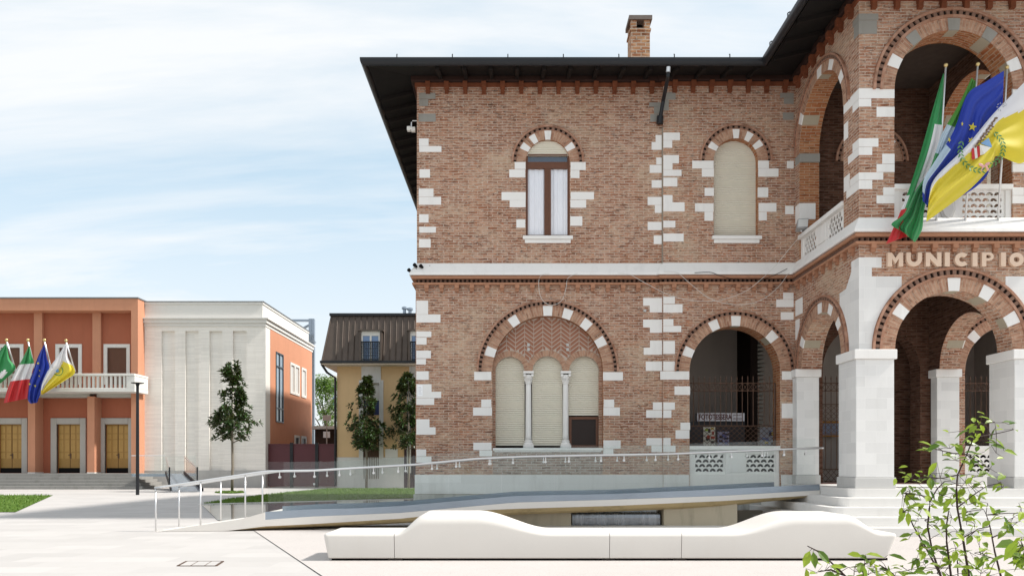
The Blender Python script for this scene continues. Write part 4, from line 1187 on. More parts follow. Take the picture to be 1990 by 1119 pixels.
# ground floor windows with stone surrounds, roller blind, iron bars and door
for i, (a, b, c, e) in enumerate(wins):
    mb = MB()
    for (xa, xb) in ((a-.24, a), (b, b+.24)): mb.box(xa, xb, DH-.06, DH+.1, kz(888)-.9, e+.16)
    mb.box(a-.001, b+.001, DH-.06, DH+.1, e, e+.16); mb.box(a-.1, b+.1, DH-.05, DH-.001, e+.165, zE)
    wf = mb.build('window_frame', M['white_base'], house)
    mb = MB(); mb.box(a, b, DH+.16, DH+.2, c+.85, e); mb.build('shutter', M['trav_plain'], wf)
    mb = MB(); mb.box(a, b, DH+.2, DH+.24, c, c+.85); mb.build('pane', plain('blue_lower_pane', (.06,.08,.2), .15, .5), wf)
    mb = MB(); mb.box(a, b, DH-.02, DH-.001, kz(930), kz(868)); 
    for k in range(9): mb.tube([(a+.05+k*(b-a-.1)/8, DH-.05, kz(930)), (a+.05+k*(b-a-.1)/8, DH-.05, kz(840))], .018, 5)
    mb.build('grille', M['iron'], wf)
mb = MB(); mb.box(kx(785.5), kx(811.5), DH-.02, DH+.1, 0, kz(872)); 
for k in range(6): x = kx(787)+k*.13; mb.box(x, x+.05, DH-.05, DH-.021, .1, kz(874))
mb.build('door', plain('plum_door', (.05,.022,.03), .5), house)
mb = MB(); mb.tube([kx_ for kx_ in [(hx0-.7, DH-.8, zE+.05), (hx0-.45, DH-.5, zE-.4), (hx0-.07, DH-.12, zE-.65), (hx0-.07, DH-.1, .1)]], .07, 8); mb.build('downpipe', M['gutter'], house)
mb = MB(); mb.box(kx(679), kx(690), DH-.10, DH-.045, kz(920), kz(905)); mb.build('meter_box', M['trav_plain'], house)
pq = thing('wall_plaque', 'white rectangular plaque on the ochre house wall between its door and window', 'plaque', (kx(761), DH-.05, kz(880)))
mb = MB(); mb.box(kx(749), kx(773), DH-.06, DH-.004, kz(888), kz(872)); mb.build('panel', M['trav_plain'], pq)

# =================================================================== GATE between hall and house
DG = 45.2
gate = thing('metal_gate', 'plum coloured sheet metal yard gate between the hall and the ochre house', 'gate', (X_(585, DG), DG, 0))
M['plum'] = plain('plum_gate_paint', (.095,.022,.028), .45, .4, var=.15, ns=2)
edges = [518, 567, 615, 654]
for a, b in zip(edges[:-1], edges[1:]):
    mb = MB(); x0, x1 = X_(a, DG)+.05, X_(b, DG)-.05; zt = Z_(862, DG)
    mb.box(x0, x1, DG, DG+.04, .06, zt)
    for x in (x0, x1-.05): mb.box(x, x+.05, DG-.03, DG-.001, .06, zt)
    mb.box(x0, x1, DG-.035, DG-.031, zt-.08, zt); mb.box(x0, x1, DG-.035, DG-.031, .06, .2)
    mb.build('gate_leaf', M['plum'], gate)
for a in (516, 567, 616):
    mb = MB(); x = X_(a, DG); mb.box(x-.09, x+.09, DG-.08, DG+.1, 0, Z_(860, DG)); mb.build('post', M['gutter'], gate)
mb = MB(); x = X_(611, DG); mb.box(x-.06, x+.06, DG-.06, DG-.036, Z_(942, DG), Z_(938, DG)); mb.build('lock', M['steel'], gate)

# shed, sign and buildings beyond the gate
shed = thing('yard_shed', 'low brown shed with pale flat roof behind the plum gate', 'shed', (X_(635, 52), 53, 0))
mb = MB(); mb.box(X_(612, 52), X_(668, 52), 52, 55, 0, Z_(834, 52)); mb.build('wall', plain('dark_shed_wall', (.07,.045,.035), .8), shed)
mb = MB(); mb.box(X_(610, 52), X_(668, 52), 51.4, 55.3, Z_(834, 52), Z_(828, 52)); mb.build('roof', M['trav_plain'], shed)
mb = MB(); mb.box(X_(628, 51.3), X_(641, 51.3), 51.3, 51.36, Z_(850, 51.3), Z_(838, 51.3)); tag(mb.build('notice_board', M['curtain']), 'white notice board on the dark shed behind the gate', 'notice board')
mb = MB(); mb.box(X_(627, 50), X_(643, 50), 50, 50.06, Z_(817, 50), Z_(806, 50)); mb.tube([(X_(635, 50.1), 50.1, 0), (X_(635, 50.1), 50.1, Z_(806, 50))], .04, 6)
tag(mb.build('road_sign', [plain('pinkish_sign_back', (.5,.42,.38), .6)]), 'plain pinkish sign panel on a post beyond the gate', 'sign')
far = thing('far_house', 'pale house just showing behind the green tree beyond the gate', 'building', (X_(650, 85), 88, 0))
mb = MB(); mb.box(X_(633, 85), X_(700, 85), 85, 95, 0, Z_(738, 85)); mb.build('wall', M['trav_plain'], far)
mb = MB(); x0, x1 = X_(630, 85), X_(702, 85); mb.face([(x0, 84.4, Z_(738, 85)), (x1, 84.4, Z_(738, 85)), (x1, 90, Z_(720, 85)), (x0, 90, Z_(720, 85))]); mb.face([(x0, 95.6, Z_(738, 85)), (x1, 95.6, Z_(738, 85)), (x1, 90, Z_(720, 85)), (x0, 90, Z_(720, 85))]); mb.build('roof', M['conc'], far)
mb = MB(); mb.box(X_(646, 85), X_(652, 85), 84.95, 84.99, Z_(790, 85), Z_(748, 85)); mb.build('window', plain('blue_far_window', (.2,.3,.45), .2), far)

# =================================================================== STEEL ACCESS RAMP OF THE HALL
fr = thing('hall_access_ramp', 'blue grey steel ramp with glass balustrade beside the hall steps', 'ramp', (X_(330, 42), 42, 0))
r0 = 41.6
xa, xb, xc = X_(256, r0), X_(330, r0), X_(358, r0)
zD = .84
mb = MB(); mb.box(xa, xc, r0, r0+1.5, zD-.14, zD); mb.build('landing', M['steel_blue'], fr)
yb = 37.7
mb = MB()
q0, q1 = X_(322, r0), X_(358, r0); e0, e1 = X_(334, 39.0), X_(394, 38.6)
mb.hexa([(q0, r0-.01, zD-.14), (q1, r0-.01, zD-.14), (e1, yb+.9, -.10), (e0, yb+1.2, -.10)][::-1] + [(q0, r0-.01, zD), (q1, r0-.01, zD), (e1, yb+.9, .015), (e0, yb+1.2, .015)][::-1])
mb.build('deck', M['steel_blue'], fr)
for (p0, p1) in (((q0, r0), (e0, yb+1.2)), ((q1, r0), (e1, yb+.9))):
    mb = MB(); mb.hexa([(p0[0]-.04, p0[1], zD), (p0[0]+.04, p0[1], zD), (p1[0]+.04, p1[1], .02), (p1[0]-.04, p1[1], .02), (p0[0]-.04, p0[1], zD+.14), (p0[0]+.04, p0[1], zD+.14), (p1[0]+.04, p1[1], .16), (p1[0]-.04, p1[1], .16)]); mb.build('kerb', M['gutter'], fr)
    mb = MB(); t0 = 0.72; pm = (p0[0]+(p1[0]-p0[0])*t0, p0[1]+(p1[1]-p0[1])*t0); zm = zD*(1-t0)
    mb.hexa([(p0[0]-.008, p0[1], zD+.1), (p0[0]+.008, p0[1], zD+.1), (pm[0]+.008, pm[1], zm+.1), (pm[0]-.008, pm[1], zm+.1), (p0[0]-.008, p0[1], zD+1.0), (p0[0]+.008, p0[1], zD+1.0), (pm[0]+.008, pm[1], zm+1.0), (pm[0]-.008, pm[1], zm+1.0)]); mb.build('glass_panel', M['rail_glass'], fr)
    mb = MB(); mb.tube([(p0[0], p0[1], zD+.9), (pm[0], pm[1], zm+.95)], .028, 8); mb.build('handrail', M['steel'], fr)
    mb = MB(); mb.tube([(pm[0], pm[1], zm), (pm[0], pm[1], zm+.98)], .04, 8); mb.build('post', M['gutter'], fr)
mb = MB(); mb.box(xa, X_(322, r0), r0-.03, r0-.014, zD-.05, zD+.98); mb.build('glass_panel', M['rail_glass'], fr)
mb = MB(); mb.box(X_(300, r0+1.5), xc, r0+1.5, r0+1.516, zD-.05, zD+.98); mb.build('glass_panel', M['rail_glass'], fr)
mb = MB(); mb.tube([(xa, r0-.02, zD+.98), (X_(322, r0), r0-.02, zD+.98)], .024, 6); mb.build('handrail', M['steel'], fr)

# =================================================================== LAMP POST
lp = G_(267.3, 961)
lamp = thing('lamp_post', 'slim dark grey street lamp with flat disc head by the hall steps', 'street lamp', lp)
s_ = FPX/lp.y; zt = H+(900-745)/s_
mb = MB(); mb.tube([(lp.x, lp.y, 0), (lp.x, lp.y, zt)], [.075, .06], 10); mb.build('pole', M['gutter'], lamp)
mb = MB(); mb.lathe((lp.x, lp.y, zt-.02), [(.07, -.08), (.09, 0), (.27, .03), (.27, .055), (.06, .075)], 20); mb.build('lamp_head', M['gutter'], lamp)
# =================================================================== GROUND, LAWNS, WATER
M['paving'] = stone_mat('pale_plaza_paving', (.53,.505,.485), .13, blocks=(1.1,.55,.005), stain=.32, dirt=(.42,.39,.36), grain=70, jdark=.84, bump=.1)
M['aggregate'] = stone_mat('washed_aggregate', (.55,.51,.485), .15, grain=150, stain=.25, dirt=(.45,.41,.38), speck=.55, bump=.25)
M['grass'] = plain('lawn_green', (.075,.14,.02), .9, .1, var=.45, ns=2.5)
M['blade'] = leaf_mat('grass_blade', (.08,.16,.018), (.14,.22,.035), trans=.2, rough=.7)
def sheet(name, pts, z, mat, kind='structure'):
    mb = MB(); mb.face([(p[0], p[1], z) for p in pts]); o = mb.build(name, mat, recalc=False); o['kind'] = kind; return o
sheet('ground', [(-400, -60), (400, -60), (400, 700), (-400, 700)], 0, M['paving'])
e0, e1 = G_(500, 1035), G_(625, 1119)
k = (e1-e0)/(e1.y-e0.y)
ea, eb = e0+k*(17.4-e0.y), e0+k*(1.0-e0.y)
sheet('pavement', [(ea.x, ea.y), (eb.x, eb.y), (24, 1.0), (24, 17.4)], .004, M['aggregate'])
dv = Vector((k.y, -k.x, 0)).normalized()*.0045
sheet('pavement_joint', [ea-dv, eb-dv, eb+dv, ea+dv], .008, M['black'])
sheet('pavement_band', [G_(640, 1030), G_(1700, 1030), G_(1700, 1021), G_(470, 1021)], .0085, M['step'])
def inside(p, poly):
    c = False; n = len(poly)
    for i in range(n):
        a, b = poly[i], poly[(i+1) % n]
        if (a[1] > p[1]) != (b[1] > p[1]) and p[0] < (b[0]-a[0])*(p[1]-a[1])/(b[1]-a[1])+a[0]: c = not c
    return c
def lawn(poly, n, h=.07):
    xs = [p[0] for p in poly]; ys = [p[1] for p in poly]
    mb = MB(); mb.face([(p[0], p[1], .012) for p in poly], 0)
    rnd = random.Random(3)
    for _ in range(n):
        p = (rnd.uniform(min(xs), max(xs)), rnd.uniform(min(ys), max(ys)))
        if not inside(p, poly): continue
        a = rnd.uniform(0, 2*PI); w = rnd.uniform(.012, .03); hh = h*rnd.uniform(.5, 1.3)
        dx, dy = math.cos(a)*w, math.sin(a)*w; lx, ly = rnd.gauss(0, .03), rnd.gauss(0, .03)
        mb.face([(p[0]-dx, p[1]-dy, .012), (p[0]+dx, p[1]+dy, .012), (p[0]+lx, p[1]+ly, .012+hh)], 1)
    o = mb.build('lawn', [M['grass'], M['blade']], recalc=False); o['kind'] = 'stuff'; return o
gp = lambda *a: tuple(G_(*a))[:2]
lawn([(-60, G_(0, 997).y), gp(30, 995), gp(103, 962), (-60, G_(0, 962.5).y)], 26000)
lawn([gp(395, 979), gp(500, 976.5), gp(620, 973), gp(800, 968), (-3.2, 31), (-3.2, 42.6), gp(812, 949.5), gp(640, 949.5), gp(560, 957), gp(450, 969)], 32000)
lawn([gp(416, 957), gp(430, 955.2), gp(470, 955.2), gp(478, 957), gp(455, 958.6), gp(430, 958.4)], 1500)
# reflecting pool
t = NT('pool_water')
bt_ = t.noise(t.scale(t.pos(), (1.2, .35, 1)), 2.0, 2)
wat = t.out((.26,.28,.29), .03, .8, t.bump(bt_, .006, .02))
sheet('pool_water', [(-10.55, 26.2), (-4.2, 29.9), (-2.7, 29.9), (-2.7, 18.1), (-5.6, 17.2), (-7.2, 18.9)], .016, wat)
mb = MB()
rim = [(-10.6, 26.25), (-4.2, 29.95)]
mb.hexa([(-10.62, 26.2, 0), (-4.2, 29.9, 0), (-4.2, 30.02, 0), (-10.7, 26.3, 0), (-10.62, 26.2, .03), (-4.2, 29.9, .03), (-4.2, 30.02, .03), (-10.7, 26.3, .03)])
o = mb.build('pool_rim', M['step']); o['kind'] = 'structure'
# upper basin in front of the facade, spilling over a steel weir
mb = MB(); bd = 18.6
mb.face([(-2.4, bd, .235), (6.0, bd, .235), (6.0, D1-.08, .235), (-2.4, D1-.08, .235)]); o = mb.build('basin_water', wat, recalc=False); o['kind'] = 'structure'
basin = thing('water_basin', 'raised stone water basin against the brick wall under the ramp', 'basin', (2, 19, 0))
mb = MB(); mb.box(-2.5, X_(1100, 17.6), bd-.15, bd, 0, .28); mb.build('rim', M['conc'], basin, bevel=.01)
mb = MB(); mb.box(X_(1290, 17.6), 6.0, bd-.15, bd, 0, .28); mb.build('rim', M['conc'], basin, bevel=.01)
mb = MB(); mb.box(-2.62, -2.501, bd-.15, D1-.08, 0, .28); mb.build('rim', M['conc'], basin, bevel=.01)
weir = thing('weir', 'shiny steel weir sheet where water spills under the ramp', 'weir', (X_(1198, 17.55), 17.55, 0))
t = NT('wet_steel_sheet')
st_ = t.noise(t.scale(t.pos(), (9, 1, .6)), 1.0, 4)
ws_ = t.out(t.mix(st_, (.10,.11,.13), (.55,.57,.60)), t.fmix(st_, .12, .4), .6, t.bump(t.noise(t.scale(t.pos(), (6, 1, 3)), 3, 3), .3, .02), .6)
mb = MB(); x0, x1 = X_(1112, 17.55), X_(1283, 17.55)
n = 24
for i in range(n):
    a, b = x0+(x1-x0)*i/n, x0+(x1-x0)*(i+1)/n
    pr = [(17.9, .285), (17.62, .275), (17.56, .24), (17.55, .17), (17.55, .0)]
    for (p, q) in zip(pr[:-1], pr[1:]): mb.face([(a, p[0], p[1]), (b, p[0], p[1]), (b, q[0], q[1]), (a, q[0], q[1])])
mb.box(x0, x1, 17.56+.05, bd-.16, .0, .26)
mb.build('sheet', ws_, weir, recalc=False)

# =================================================================== DRAIN COVER
dc = G_(392, 1094)
drain = thing('drain_cover', 'paving filled rectangular inspection cover with dark metal edges in the plaza', 'drain cover', (dc.x, dc.y, 0))
mb = MB(); w_, l_ = .26, .33
x0, x1, y0, y1 = dc.x-w_, dc.x+w_, dc.y-l_*.9, dc.y+l_*.6
pt = lambda x, y: (x+(y-dc.y)*-.18, y)
def fr_(a, b, wd_):
    a = Vector(pt(*a)); b = Vector(pt(*b)); d = (b-a).normalized(); nn = Vector((-d.y, d.x))*wd_
    return [(a.x-nn.x, a.y-nn.y, .010), (b.x-nn.x, b.y-nn.y, .010), (b.x+nn.x, b.y+nn.y, .010), (a.x+nn.x, a.y+nn.y, .010)]
for a, b, ww_ in (((x0,y0),(x1,y0),.006), ((x0,y1),(x1,y1),.006), ((x0,y0),(x0,y1),.016), ((x1,y0),(x1,y1),.016), ((x0+.17,y0),(x0+.17,y1),.003), ((x0+.36,y0),(x0+.36,y1),.003)):
    q = fr_(a, b, ww_); mb.hexa([(p[0], p[1], .001) for p in q] + q)
mb.build('frame', plain('rusty_brown_steel', (.10,.06,.04), .7, .3, var=.4), drain)
mb = MB(); q = [pt(x0, y0), pt(x1, y0), pt(x1, y1), pt(x0, y1)]; mb.face([(p[0], p[1], .006) for p in q]); mb.build('infill', M['paving'], drain, recalc=False)

# =================================================================== CONCRETE BENCHES
def smooth(t): t = max(0, min(1, t)); return t*t*(3-2*t)
BD = 11.06; bxp = lambda px: X_(px, BD)
def hump1(x):  # height above the seat along the bench
    a = smooth((x-bxp(770))/(bxp(826)-bxp(770))); b = 1-smooth((x-bxp(925))/(bxp(1075)-bxp(925)))
    return .27*min(a, b)
def hump2(x):
    a = smooth((x-bxp(1425))/(bxp(1560)-bxp(1425))); b = 1-smooth((x-bxp(1648))/(bxp(1718)-bxp(1648)))
    return .26*min(a, b)
def bench(px0, px1, fn, label, l_end=False, r_end=False):
    x0, x1 = bxp(px0)+.004, bxp(px1)-.004
    mb = MB(); n = max(12, int((x1-x0)/.035)); depth = 1.02; xs = [x0+(x1-x0)*i/n for i in range(n+1)]
    if l_end: xs = [x0, x0+.008, x0+.02, x0+.04] + [x for x in xs if x > x0+.05]
    if r_end: xs = [x for x in xs if x < x1-.05] + [x1-.04, x1-.02, x1-.008, x1]
    rows = []
    for x in xs:
        h = .40 + (fn(x) if fn else 0); hf = (fn(x) if fn else 0)
        e = 0
        if l_end: e = max(e, 1-(x-x0)/.045)
        if r_end: e = max(e, 1-(x1-x)/.045)
        e = max(0, min(1, e)); ins = .045*(1-math.sqrt(max(0, 1-e*e)))
        h -= ins
        r = .05 + hf*.35
        sec = [(.055+ins*.5, .035), (.03+ins*.5, .05)]
        sec += [(ins+r*(1-math.cos(a))*.9, h-r*(1-math.sin(a))) for a in [PI/2*i/6 for i in range(7)]]
        rb = .05
        sec += [(depth-ins-rb+rb*math.sin(a), h-rb*(1-math.cos(a))) for a in [PI/2*i/4 for i in range(5)]]
        sec += [(depth-.03, .05), (depth-.055, .035)]
        rows.append([(x, BD+p[0], p[1]) for p in sec])
        # ends taper in towards the base
    if l_end:
        for rw in rows:
            k_ = max(0, 1-(rw[0][0]-x0)/.35)
            for i, p in enumerate(rw): rw[i] = (p[0]+.07*k_*(1-min(1, p[2]/.36)), p[1], p[2])
    if r_end:
        for rw in rows:
            k_ = max(0, 1-(x1-rw[0][0])/.5)
            for i, p in enumerate(rw): rw[i] = (p[0]-.15*k_*(1-min(1, p[2]/.36)), p[1], p[2])
    b = len(mb.v); m = len(rows[0])
    for rw in rows: mb.v += rw
    for i in range(len(rows)-1):
        for j in range(m):
            j2 = (j+1) % m
            mb.f.append((b+i*m+j, b+(i+1)*m+j, b+(i+1)*m+j2, b+i*m+j2)); mb.m.append(0); mb.uv.append(None)
    mb.f.append(tuple(b+j for j in range(m))); mb.m.append(0); mb.uv.append(None)
    mb.f.append(tuple(b+(len(rows)-1)*m+j for j in reversed(range(m)))); mb.m.append(0); mb.uv.append(None)
    t_ = thing('concrete_bench', label, 'bench', ((x0+x1)/2, BD+.5, 0), 'white concrete benches set end to end in the plaza')
    o = mb.build('seat', M['white_conc'], t_, smooth=True)
    md = o.modifiers.new('split', 'EDGE_SPLIT'); md.split_angle = R(38)
    mb = MB(); mb.box(x0+.1, x1-.1, BD+.09, BD+.93, 0, .036); mb.build('foot', M['black'], t_)
bench(627.5, 766, None, 'short plain white concrete bench block at the left end of the row', l_end=True)
bench(766, 1185, hump1, 'long white concrete bench with a wide raised hump, second block of the row')
bench(1185, 1325, None, 'short plain white concrete bench block between the two humped benches')
bench(1325, 1745, hump2, 'long white concrete bench with a raised hump, by the leafy sapling', r_end=True)

# =================================================================== ACCESS RAMP OF THE TOWN HALL
ramp = thing('access_ramp', 'long rising white ramp with glass balustrades and tubular handrails along the brick facade', 'ramp', (0, 17, 0))
def ryf(x): return 15.8+(x+7.34)*.112
def RP(px, py):
    y = 16.622/(1-.112*(px-CX)/FPX); return ((px-CX)*y/FPX, H+(HY-py)*y/FPX)
def lerp_list(pts):
    q = [RP(*p) for p in pts]
    def f(x):
        if x <= q[0][0]: return q[0][1]
        for (a, b) in zip(q[:-1], q[1:]):
            if x <= b[0]: return a[1]+(b[1]-a[1])*(x-a[0])/(b[0]-a[0])
        return q[-1][1]
    return f
fk = lerp_list([(298,1033),(381,1020),(465,1008),(515,994),(600,989),(690,987),(780,982.3),(920,970),(1000,963),(1060,961.5),(1200,959),(1400,949.7),(1593,940.4)])
fw_ = lerp_list([(298,1034),(440,1021),(515,1009.5),(600,1003.3),(780,995.8),(1000,975.8),(1200,970),(1400,963),(1593,952)])
fb = lerp_list([(298,1035),(440,1031),(515,1022),(600,1018),(780,1007),(920,991.5),(1000,988),(1200,982),(1400,973),(1593,961)])
fu = lerp_list([(298,1035.5),(430,1033.5),(515,1027),(600,1022.5),(700,1019),(780,1015),(960,1002),(1000,998),(1200,992),(1400,984),(1500,972),(1593,963)])
fh = lerp_list([(299,948),(514,915.4),(600,914.5),(809,902),(927,890.6),(1025,886.4),(1250,882.5),(1303,881.5),(1456,875),(1600,869.7)])
fg = lerp_list([(515,897),(650,896),(809,884),(1000,868),(1250,864),(1456,857),(1593,851)])
RX0, RX1, RXG = -7.34, 6.94, RP(515, 990)[0]
RWD = 1.25
def rib(fa, fb_, oa, ob, x0, x1, mat, name, n=48, parent=ramp, thick=None):
    """ribbon between two heights at offsets from the front edge (closed strip)"""
    mb = MB()
    for i in range(n):
        a, b = x0+(x1-x0)*i/n, x0+(x1-x0)*(i+1)/n
        c = []
        for x in (a, b):
            c.append([(x, ryf(x)+oa, fa(x)), (x, ryf(x)+ob, fb_(x))])
        mb.face([c[0][0], c[1][0], c[1][1], c[0][1]])
    return mb.build(name, mat, parent, recalc=False)
def solid(fz0, fz1, o0, o1, x0, x1, mat, name, n=48, parent=ramp):
    mb = MB(); xs = [x0+(x1-x0)*i/n for i in range(n+1)]
    b = 0
    for x in xs:
        y = ryf(x)
        mb.v += [(x, y+o0, fz0(x)), (x, y+o1, fz0(x)), (x, y+o1, fz1(x)), (x, y+o0, fz1(x))]
    for i in range(n):
        for j in range(4):
            j2 = (j+1) % 4
            mb.f.append((i*4+j, (i+1)*4+j, (i+1)*4+j2, i*4+j2)); mb.m.append(0); mb.uv.append(None)
    mb.f.append((0,1,2,3)); mb.m.append(0); mb.uv.append(None)
    e = n*4; mb.f.append((e+3,e+2,e+1,e)); mb.m.append(0); mb.uv.append(None)
    return mb.build(name, mat, parent)
zmin = lambda f: (lambda x: max(.006, f(x)))
deckz = lambda x: fk(x) if x < RXG else fk(x)-.09-.0*x
RXG2 = RXG
solid(zmin(lambda x: fw_(x)-.06), lambda x: fk(x)-.01, .02, RWD, RX0, RXG, M['white_conc'], 'deck', 16)
solid(zmin(lambda x: fb(x)-.02), lambda x: fw_(x)+.02, .045, RWD-.03, RXG, RX1, M['steel_blue'], 'deck')
solid(zmin(fb), fw_, 0, .30, RXG, RX1, M['white_conc'], 'fascia')
solid(zmin(fb), lambda x: fk(x)-.012, .0, .02, RX0, RXG, M['white_conc'], 'fascia', 16)
solid(lambda x: fw_(x)+.002, fk, .012, .028, RXG, RX1, M['steel_blue'], 'kerb_plate')
solid(lambda x: fw_(x)+.002, lambda x: fk(x)+.05, RWD-.03, RWD-.012, RXG, 6.3, M['steel_blue'], 'kerb_plate')
mb = MB(); n = 60
for i in range(n):
    a, b = RX0+1.2+(RX1-RX0-1.2)*i/n, RX0+1.2+(RX1-RX0-1.2)*(i+1)/n
    for (oa, ob, ea_, eb_) in ((.0, .12, 0, .55), (.12, .30, .55, .9), (.30, .5, .9, 1), (.5, RWD-.1, 1, 1), (RWD-.1, RWD-.02, 1, 0)):
        q = []
        for x in (a, b):
            z0, z1 = max(.004, fb(x)), max(.003, min(fb(x)-.02, fu(x)-.045))
            q.append([(x, ryf(x)+oa, z0+(z1-z0)*ea_-.001), (x, ryf(x)+ob, z0+(z1-z0)*eb_-.001)])
        mb.face([q[0][0], q[1][0], q[1][1], q[0][1]])
mb.build('underside', M['ochre_conc'], ramp, recalc=False)
# supports
for (a, b, d, zt) in ((930, 1110, 17.3, .45), (1290, 1433, 17.35, .62)):
    mb = MB(); mb.box(X_(a, d), X_(b, d), d, d+.8, 0, zt-.04); mb.build('support', stone_mat('damp_support_concrete', (.58,.50,.37), .25, stain=.35, dirt=(.10,.08,.05)), ramp, bevel=.01)
# handrails
xs = [RX0+(6.95-RX0)*i/70 for i in range(71)]
for off, xe in ((.06, 7.05), (RWD-.08, 6.4)):
    mb = MB(); x_ = [x for x in xs if x < xe]
    pts = [(RX0+.02, ryf(RX0)+off, fh(RX0)-.07)] + [(x, ryf(x)+off, fh(x)) for x in x_]
    if off < .1: pts += [(x, ryf(x)+off, fh(x)) for x in (6.97, 7.05)]
    mb.tube(pts, .024, 10); mb.build('handrail', M['steel'], ramp, smooth=True)
    for x in (RX0+.02, -6.44, -5.55):
        mb = MB(); y = ryf(x)+off; mb.tube([(x, y, fk(x)-.03), (x, y, fh(x)-.01)], .017, 10); mb.build('post', M['steel'], ramp, smooth=True)
    # glass panels with stand-off brackets
    x = RXG+.02; pw = 1.22; xend = RX1-.05 if off < .1 else 6.3; go = off+.06 if off < .1 else off+.045
    while x < xend-.2:
        xa, xb = x+.006, min(x+pw, xend)-.006
        mb = MB(); mm = [xa, (xa+xb)/2, xb]
        for (p, q) in zip(mm[:-1], mm[1:]):
            zb_ = lambda xx: fw_(xx)+.03
            mb.hexa([(p, ryf(p)+go, zb_(p)), (q, ryf(q)+go, zb_(q)), (q, ryf(q)+go+.016, zb_(q)), (p, ryf(p)+go+.016, zb_(p)),
                     (p, ryf(p)+go, fg(p)), (q, ryf(q)+go, fg(q)), (q, ryf(q)+go+.016, fg(q)), (p, ryf(p)+go+.016, fg(p))])
        mb.build('glass_panel', M['rail_glass'], ramp)
        for xx in (xa+.25, xb-.25):
            mb = MB(); y = ryf(xx)+off; s_ = 1 if off < .1 else 1
            mb.tube([(xx, y, fh(xx)-.02), (xx, y, fh(xx)-.105), (xx, y+.02, fh(xx)-.115)], .011, 6)
            mb.tube([(xx, y-.012, fh(xx)-.125), (xx, y+.055*s_, fh(xx)-.125)], .026, 10)
            mb.build('bracket', M['steel'], ramp)
        x += pw
# =================================================================== TREES
M['bark'] = plain('grey_bark', (.22,.19,.15), .9, .1, var=.3, ns=14, bump=.4)
M['magnolia'] = leaf_mat('magnolia_leaf', (.012,.034,.006), (.045,.10,.018), under=(.045,.05,.012), rough=.42, trans=.05)
M['green_leaf'] = leaf_mat('bright_tree_leaf', (.07,.15,.02), (.17,.28,.05), trans=.3)
def leaf(mb, p, d, up, L, W, mat=0, fold=.25, droop=.15):
    d = d.normalized(); s = d.cross(up)
    if s.length < 1e-4: s = d.cross(Vector((1,0,0)))
    s.normalize(); n = s.cross(d)
    q = lambda a, b, c: p + d*(a*L) + s*(b*W) + n*(c*W) - Vector((0,0,1))*(droop*L*a*a)
    b = [q(0,0,0), q(.3,.42,fold), q(.62,.46,fold), q(1,0,.05), q(.62,-.46,fold), q(.3,-.42,fold)]
    m = [q(.3,0,0), q(.62,0,0)]
    i = len(mb.v); mb.v += [tuple(x) for x in b+m]
    for f in ((0,1,6),(1,2,7,6),(2,3,7),(0,6,5),(6,7,4,5),(7,3,4)):
        mb.f.append(tuple(i+k for k in f)); mb.m.append(mat); mb.uv.append(None)
def prof(tab, t):
    for (a, b) in zip(tab[:-1], tab[1:]):
        if t <= b[0]: return a[1]+(b[1]-a[1])*(t-a[0])/(b[0]-a[0])
    return tab[-1][1]
def magnolia(base, z0, z1, tab, seed, label, ncl=250, lean=0.0, dens=2.0):
    rnd = random.Random(seed)
    t_ = thing('magnolia_tree', label, 'tree', base, 'young magnolias on the lawn')
    mb = MB(); top = z1-.3
    pts = [(0,0,-.02), (.02,0,z0*.5), (lean*.3,0.01,z0), (lean*.7,0,(z0+top)/2), (lean,0,top)]
    mb.tube(pts, [.075,.06,.055,.035,.012], 8)
    limbs = []
    for i in range(16):
        t = i/16; z = z0-.15+(z1-z0)*.85*t; a = i*2.4+rnd.random(); r = prof(tab, min(1, t+.12))*.8
        e = Vector((math.cos(a)*r, math.sin(a)*r, z+r*.55)); limbs.append((Vector((lean*t,0,z)), e))
        mb.tube([limbs[-1][0], (limbs[-1][0]+e)/2+Vector((0,0,-.05)), e], [.03*(1-t*.6), .02*(1-t*.6), .006], 5)
    mb.build('trunk', M['bark'], t_, smooth=True, local=True)
    mb = MB()
    cl = []
    lobes = [(rnd.uniform(0, 2*PI), rnd.random()) for _ in range(9)]
    tufts = [(rnd.random()**1.15, rnd.uniform(0, 2*PI), rnd.uniform(.45, 1.12)) for _ in range(60)]
    for i in range(int(ncl*dens)):
        tt, ta, tr_ = rnd.choice(tufts)
        t = max(0, min(1, tt+rnd.gauss(0, .035))); a = ta+rnd.gauss(0, .30)
        r = prof(tab, t)*tr_*(0.30+.70*math.sqrt(rnd.random()))
        w = 1+.22*math.sin(3*a+seed+t*9)+.12*math.sin(7*a+t*17)
        cl.append(Vector((lean*t+r*w*math.cos(a), r*w*math.sin(a), z0+(z1-z0)*t+rnd.gauss(0, .06))))
    for c in cl:
        rad = Vector((c.x-lean*.5, c.y, .45)).normalized()
        k = rnd.randint(6, 10)
        for j in range(k):
            an = 2*PI*j/k+rnd.random(); s = rad.cross(Vector((0,0,1))).normalized(); u = s.cross(rad)
            d = rad*rnd.uniform(.1, 1.0) + (s*math.cos(an)+u*math.sin(an))*rnd.uniform(.6, 1)
            leaf(mb, c+d*.02, d, Vector((rnd.gauss(0,.3), rnd.gauss(0,.3), 1)), rnd.uniform(.16, .26), rnd.uniform(.075, .11), 0, droop=rnd.uniform(-.1,.35))
    mb.build('crown', M['magnolia'], t_, local=True, recalc=False)
    return t_
p = G_(451, 955.5)
tab1 = [(0,.55),(.1,1.08),(.22,1.22),(.36,1.02),(.5,.70),(.7,.56),(.82,.40),(.9,.46),(1,.22)]
magnolia(p, 2.55, 6.2, tab1, 3, 'young magnolia with bare slim trunk before the pale travertine wall', 230)
p = G_(712, 948.5); s_ = FPX/p.y
tab2 = [(0,.7),(.12,1.15),(.25,1.15),(.45,.9),(.65,.62),(.8,.4),(.9,.42),(1,.2)]
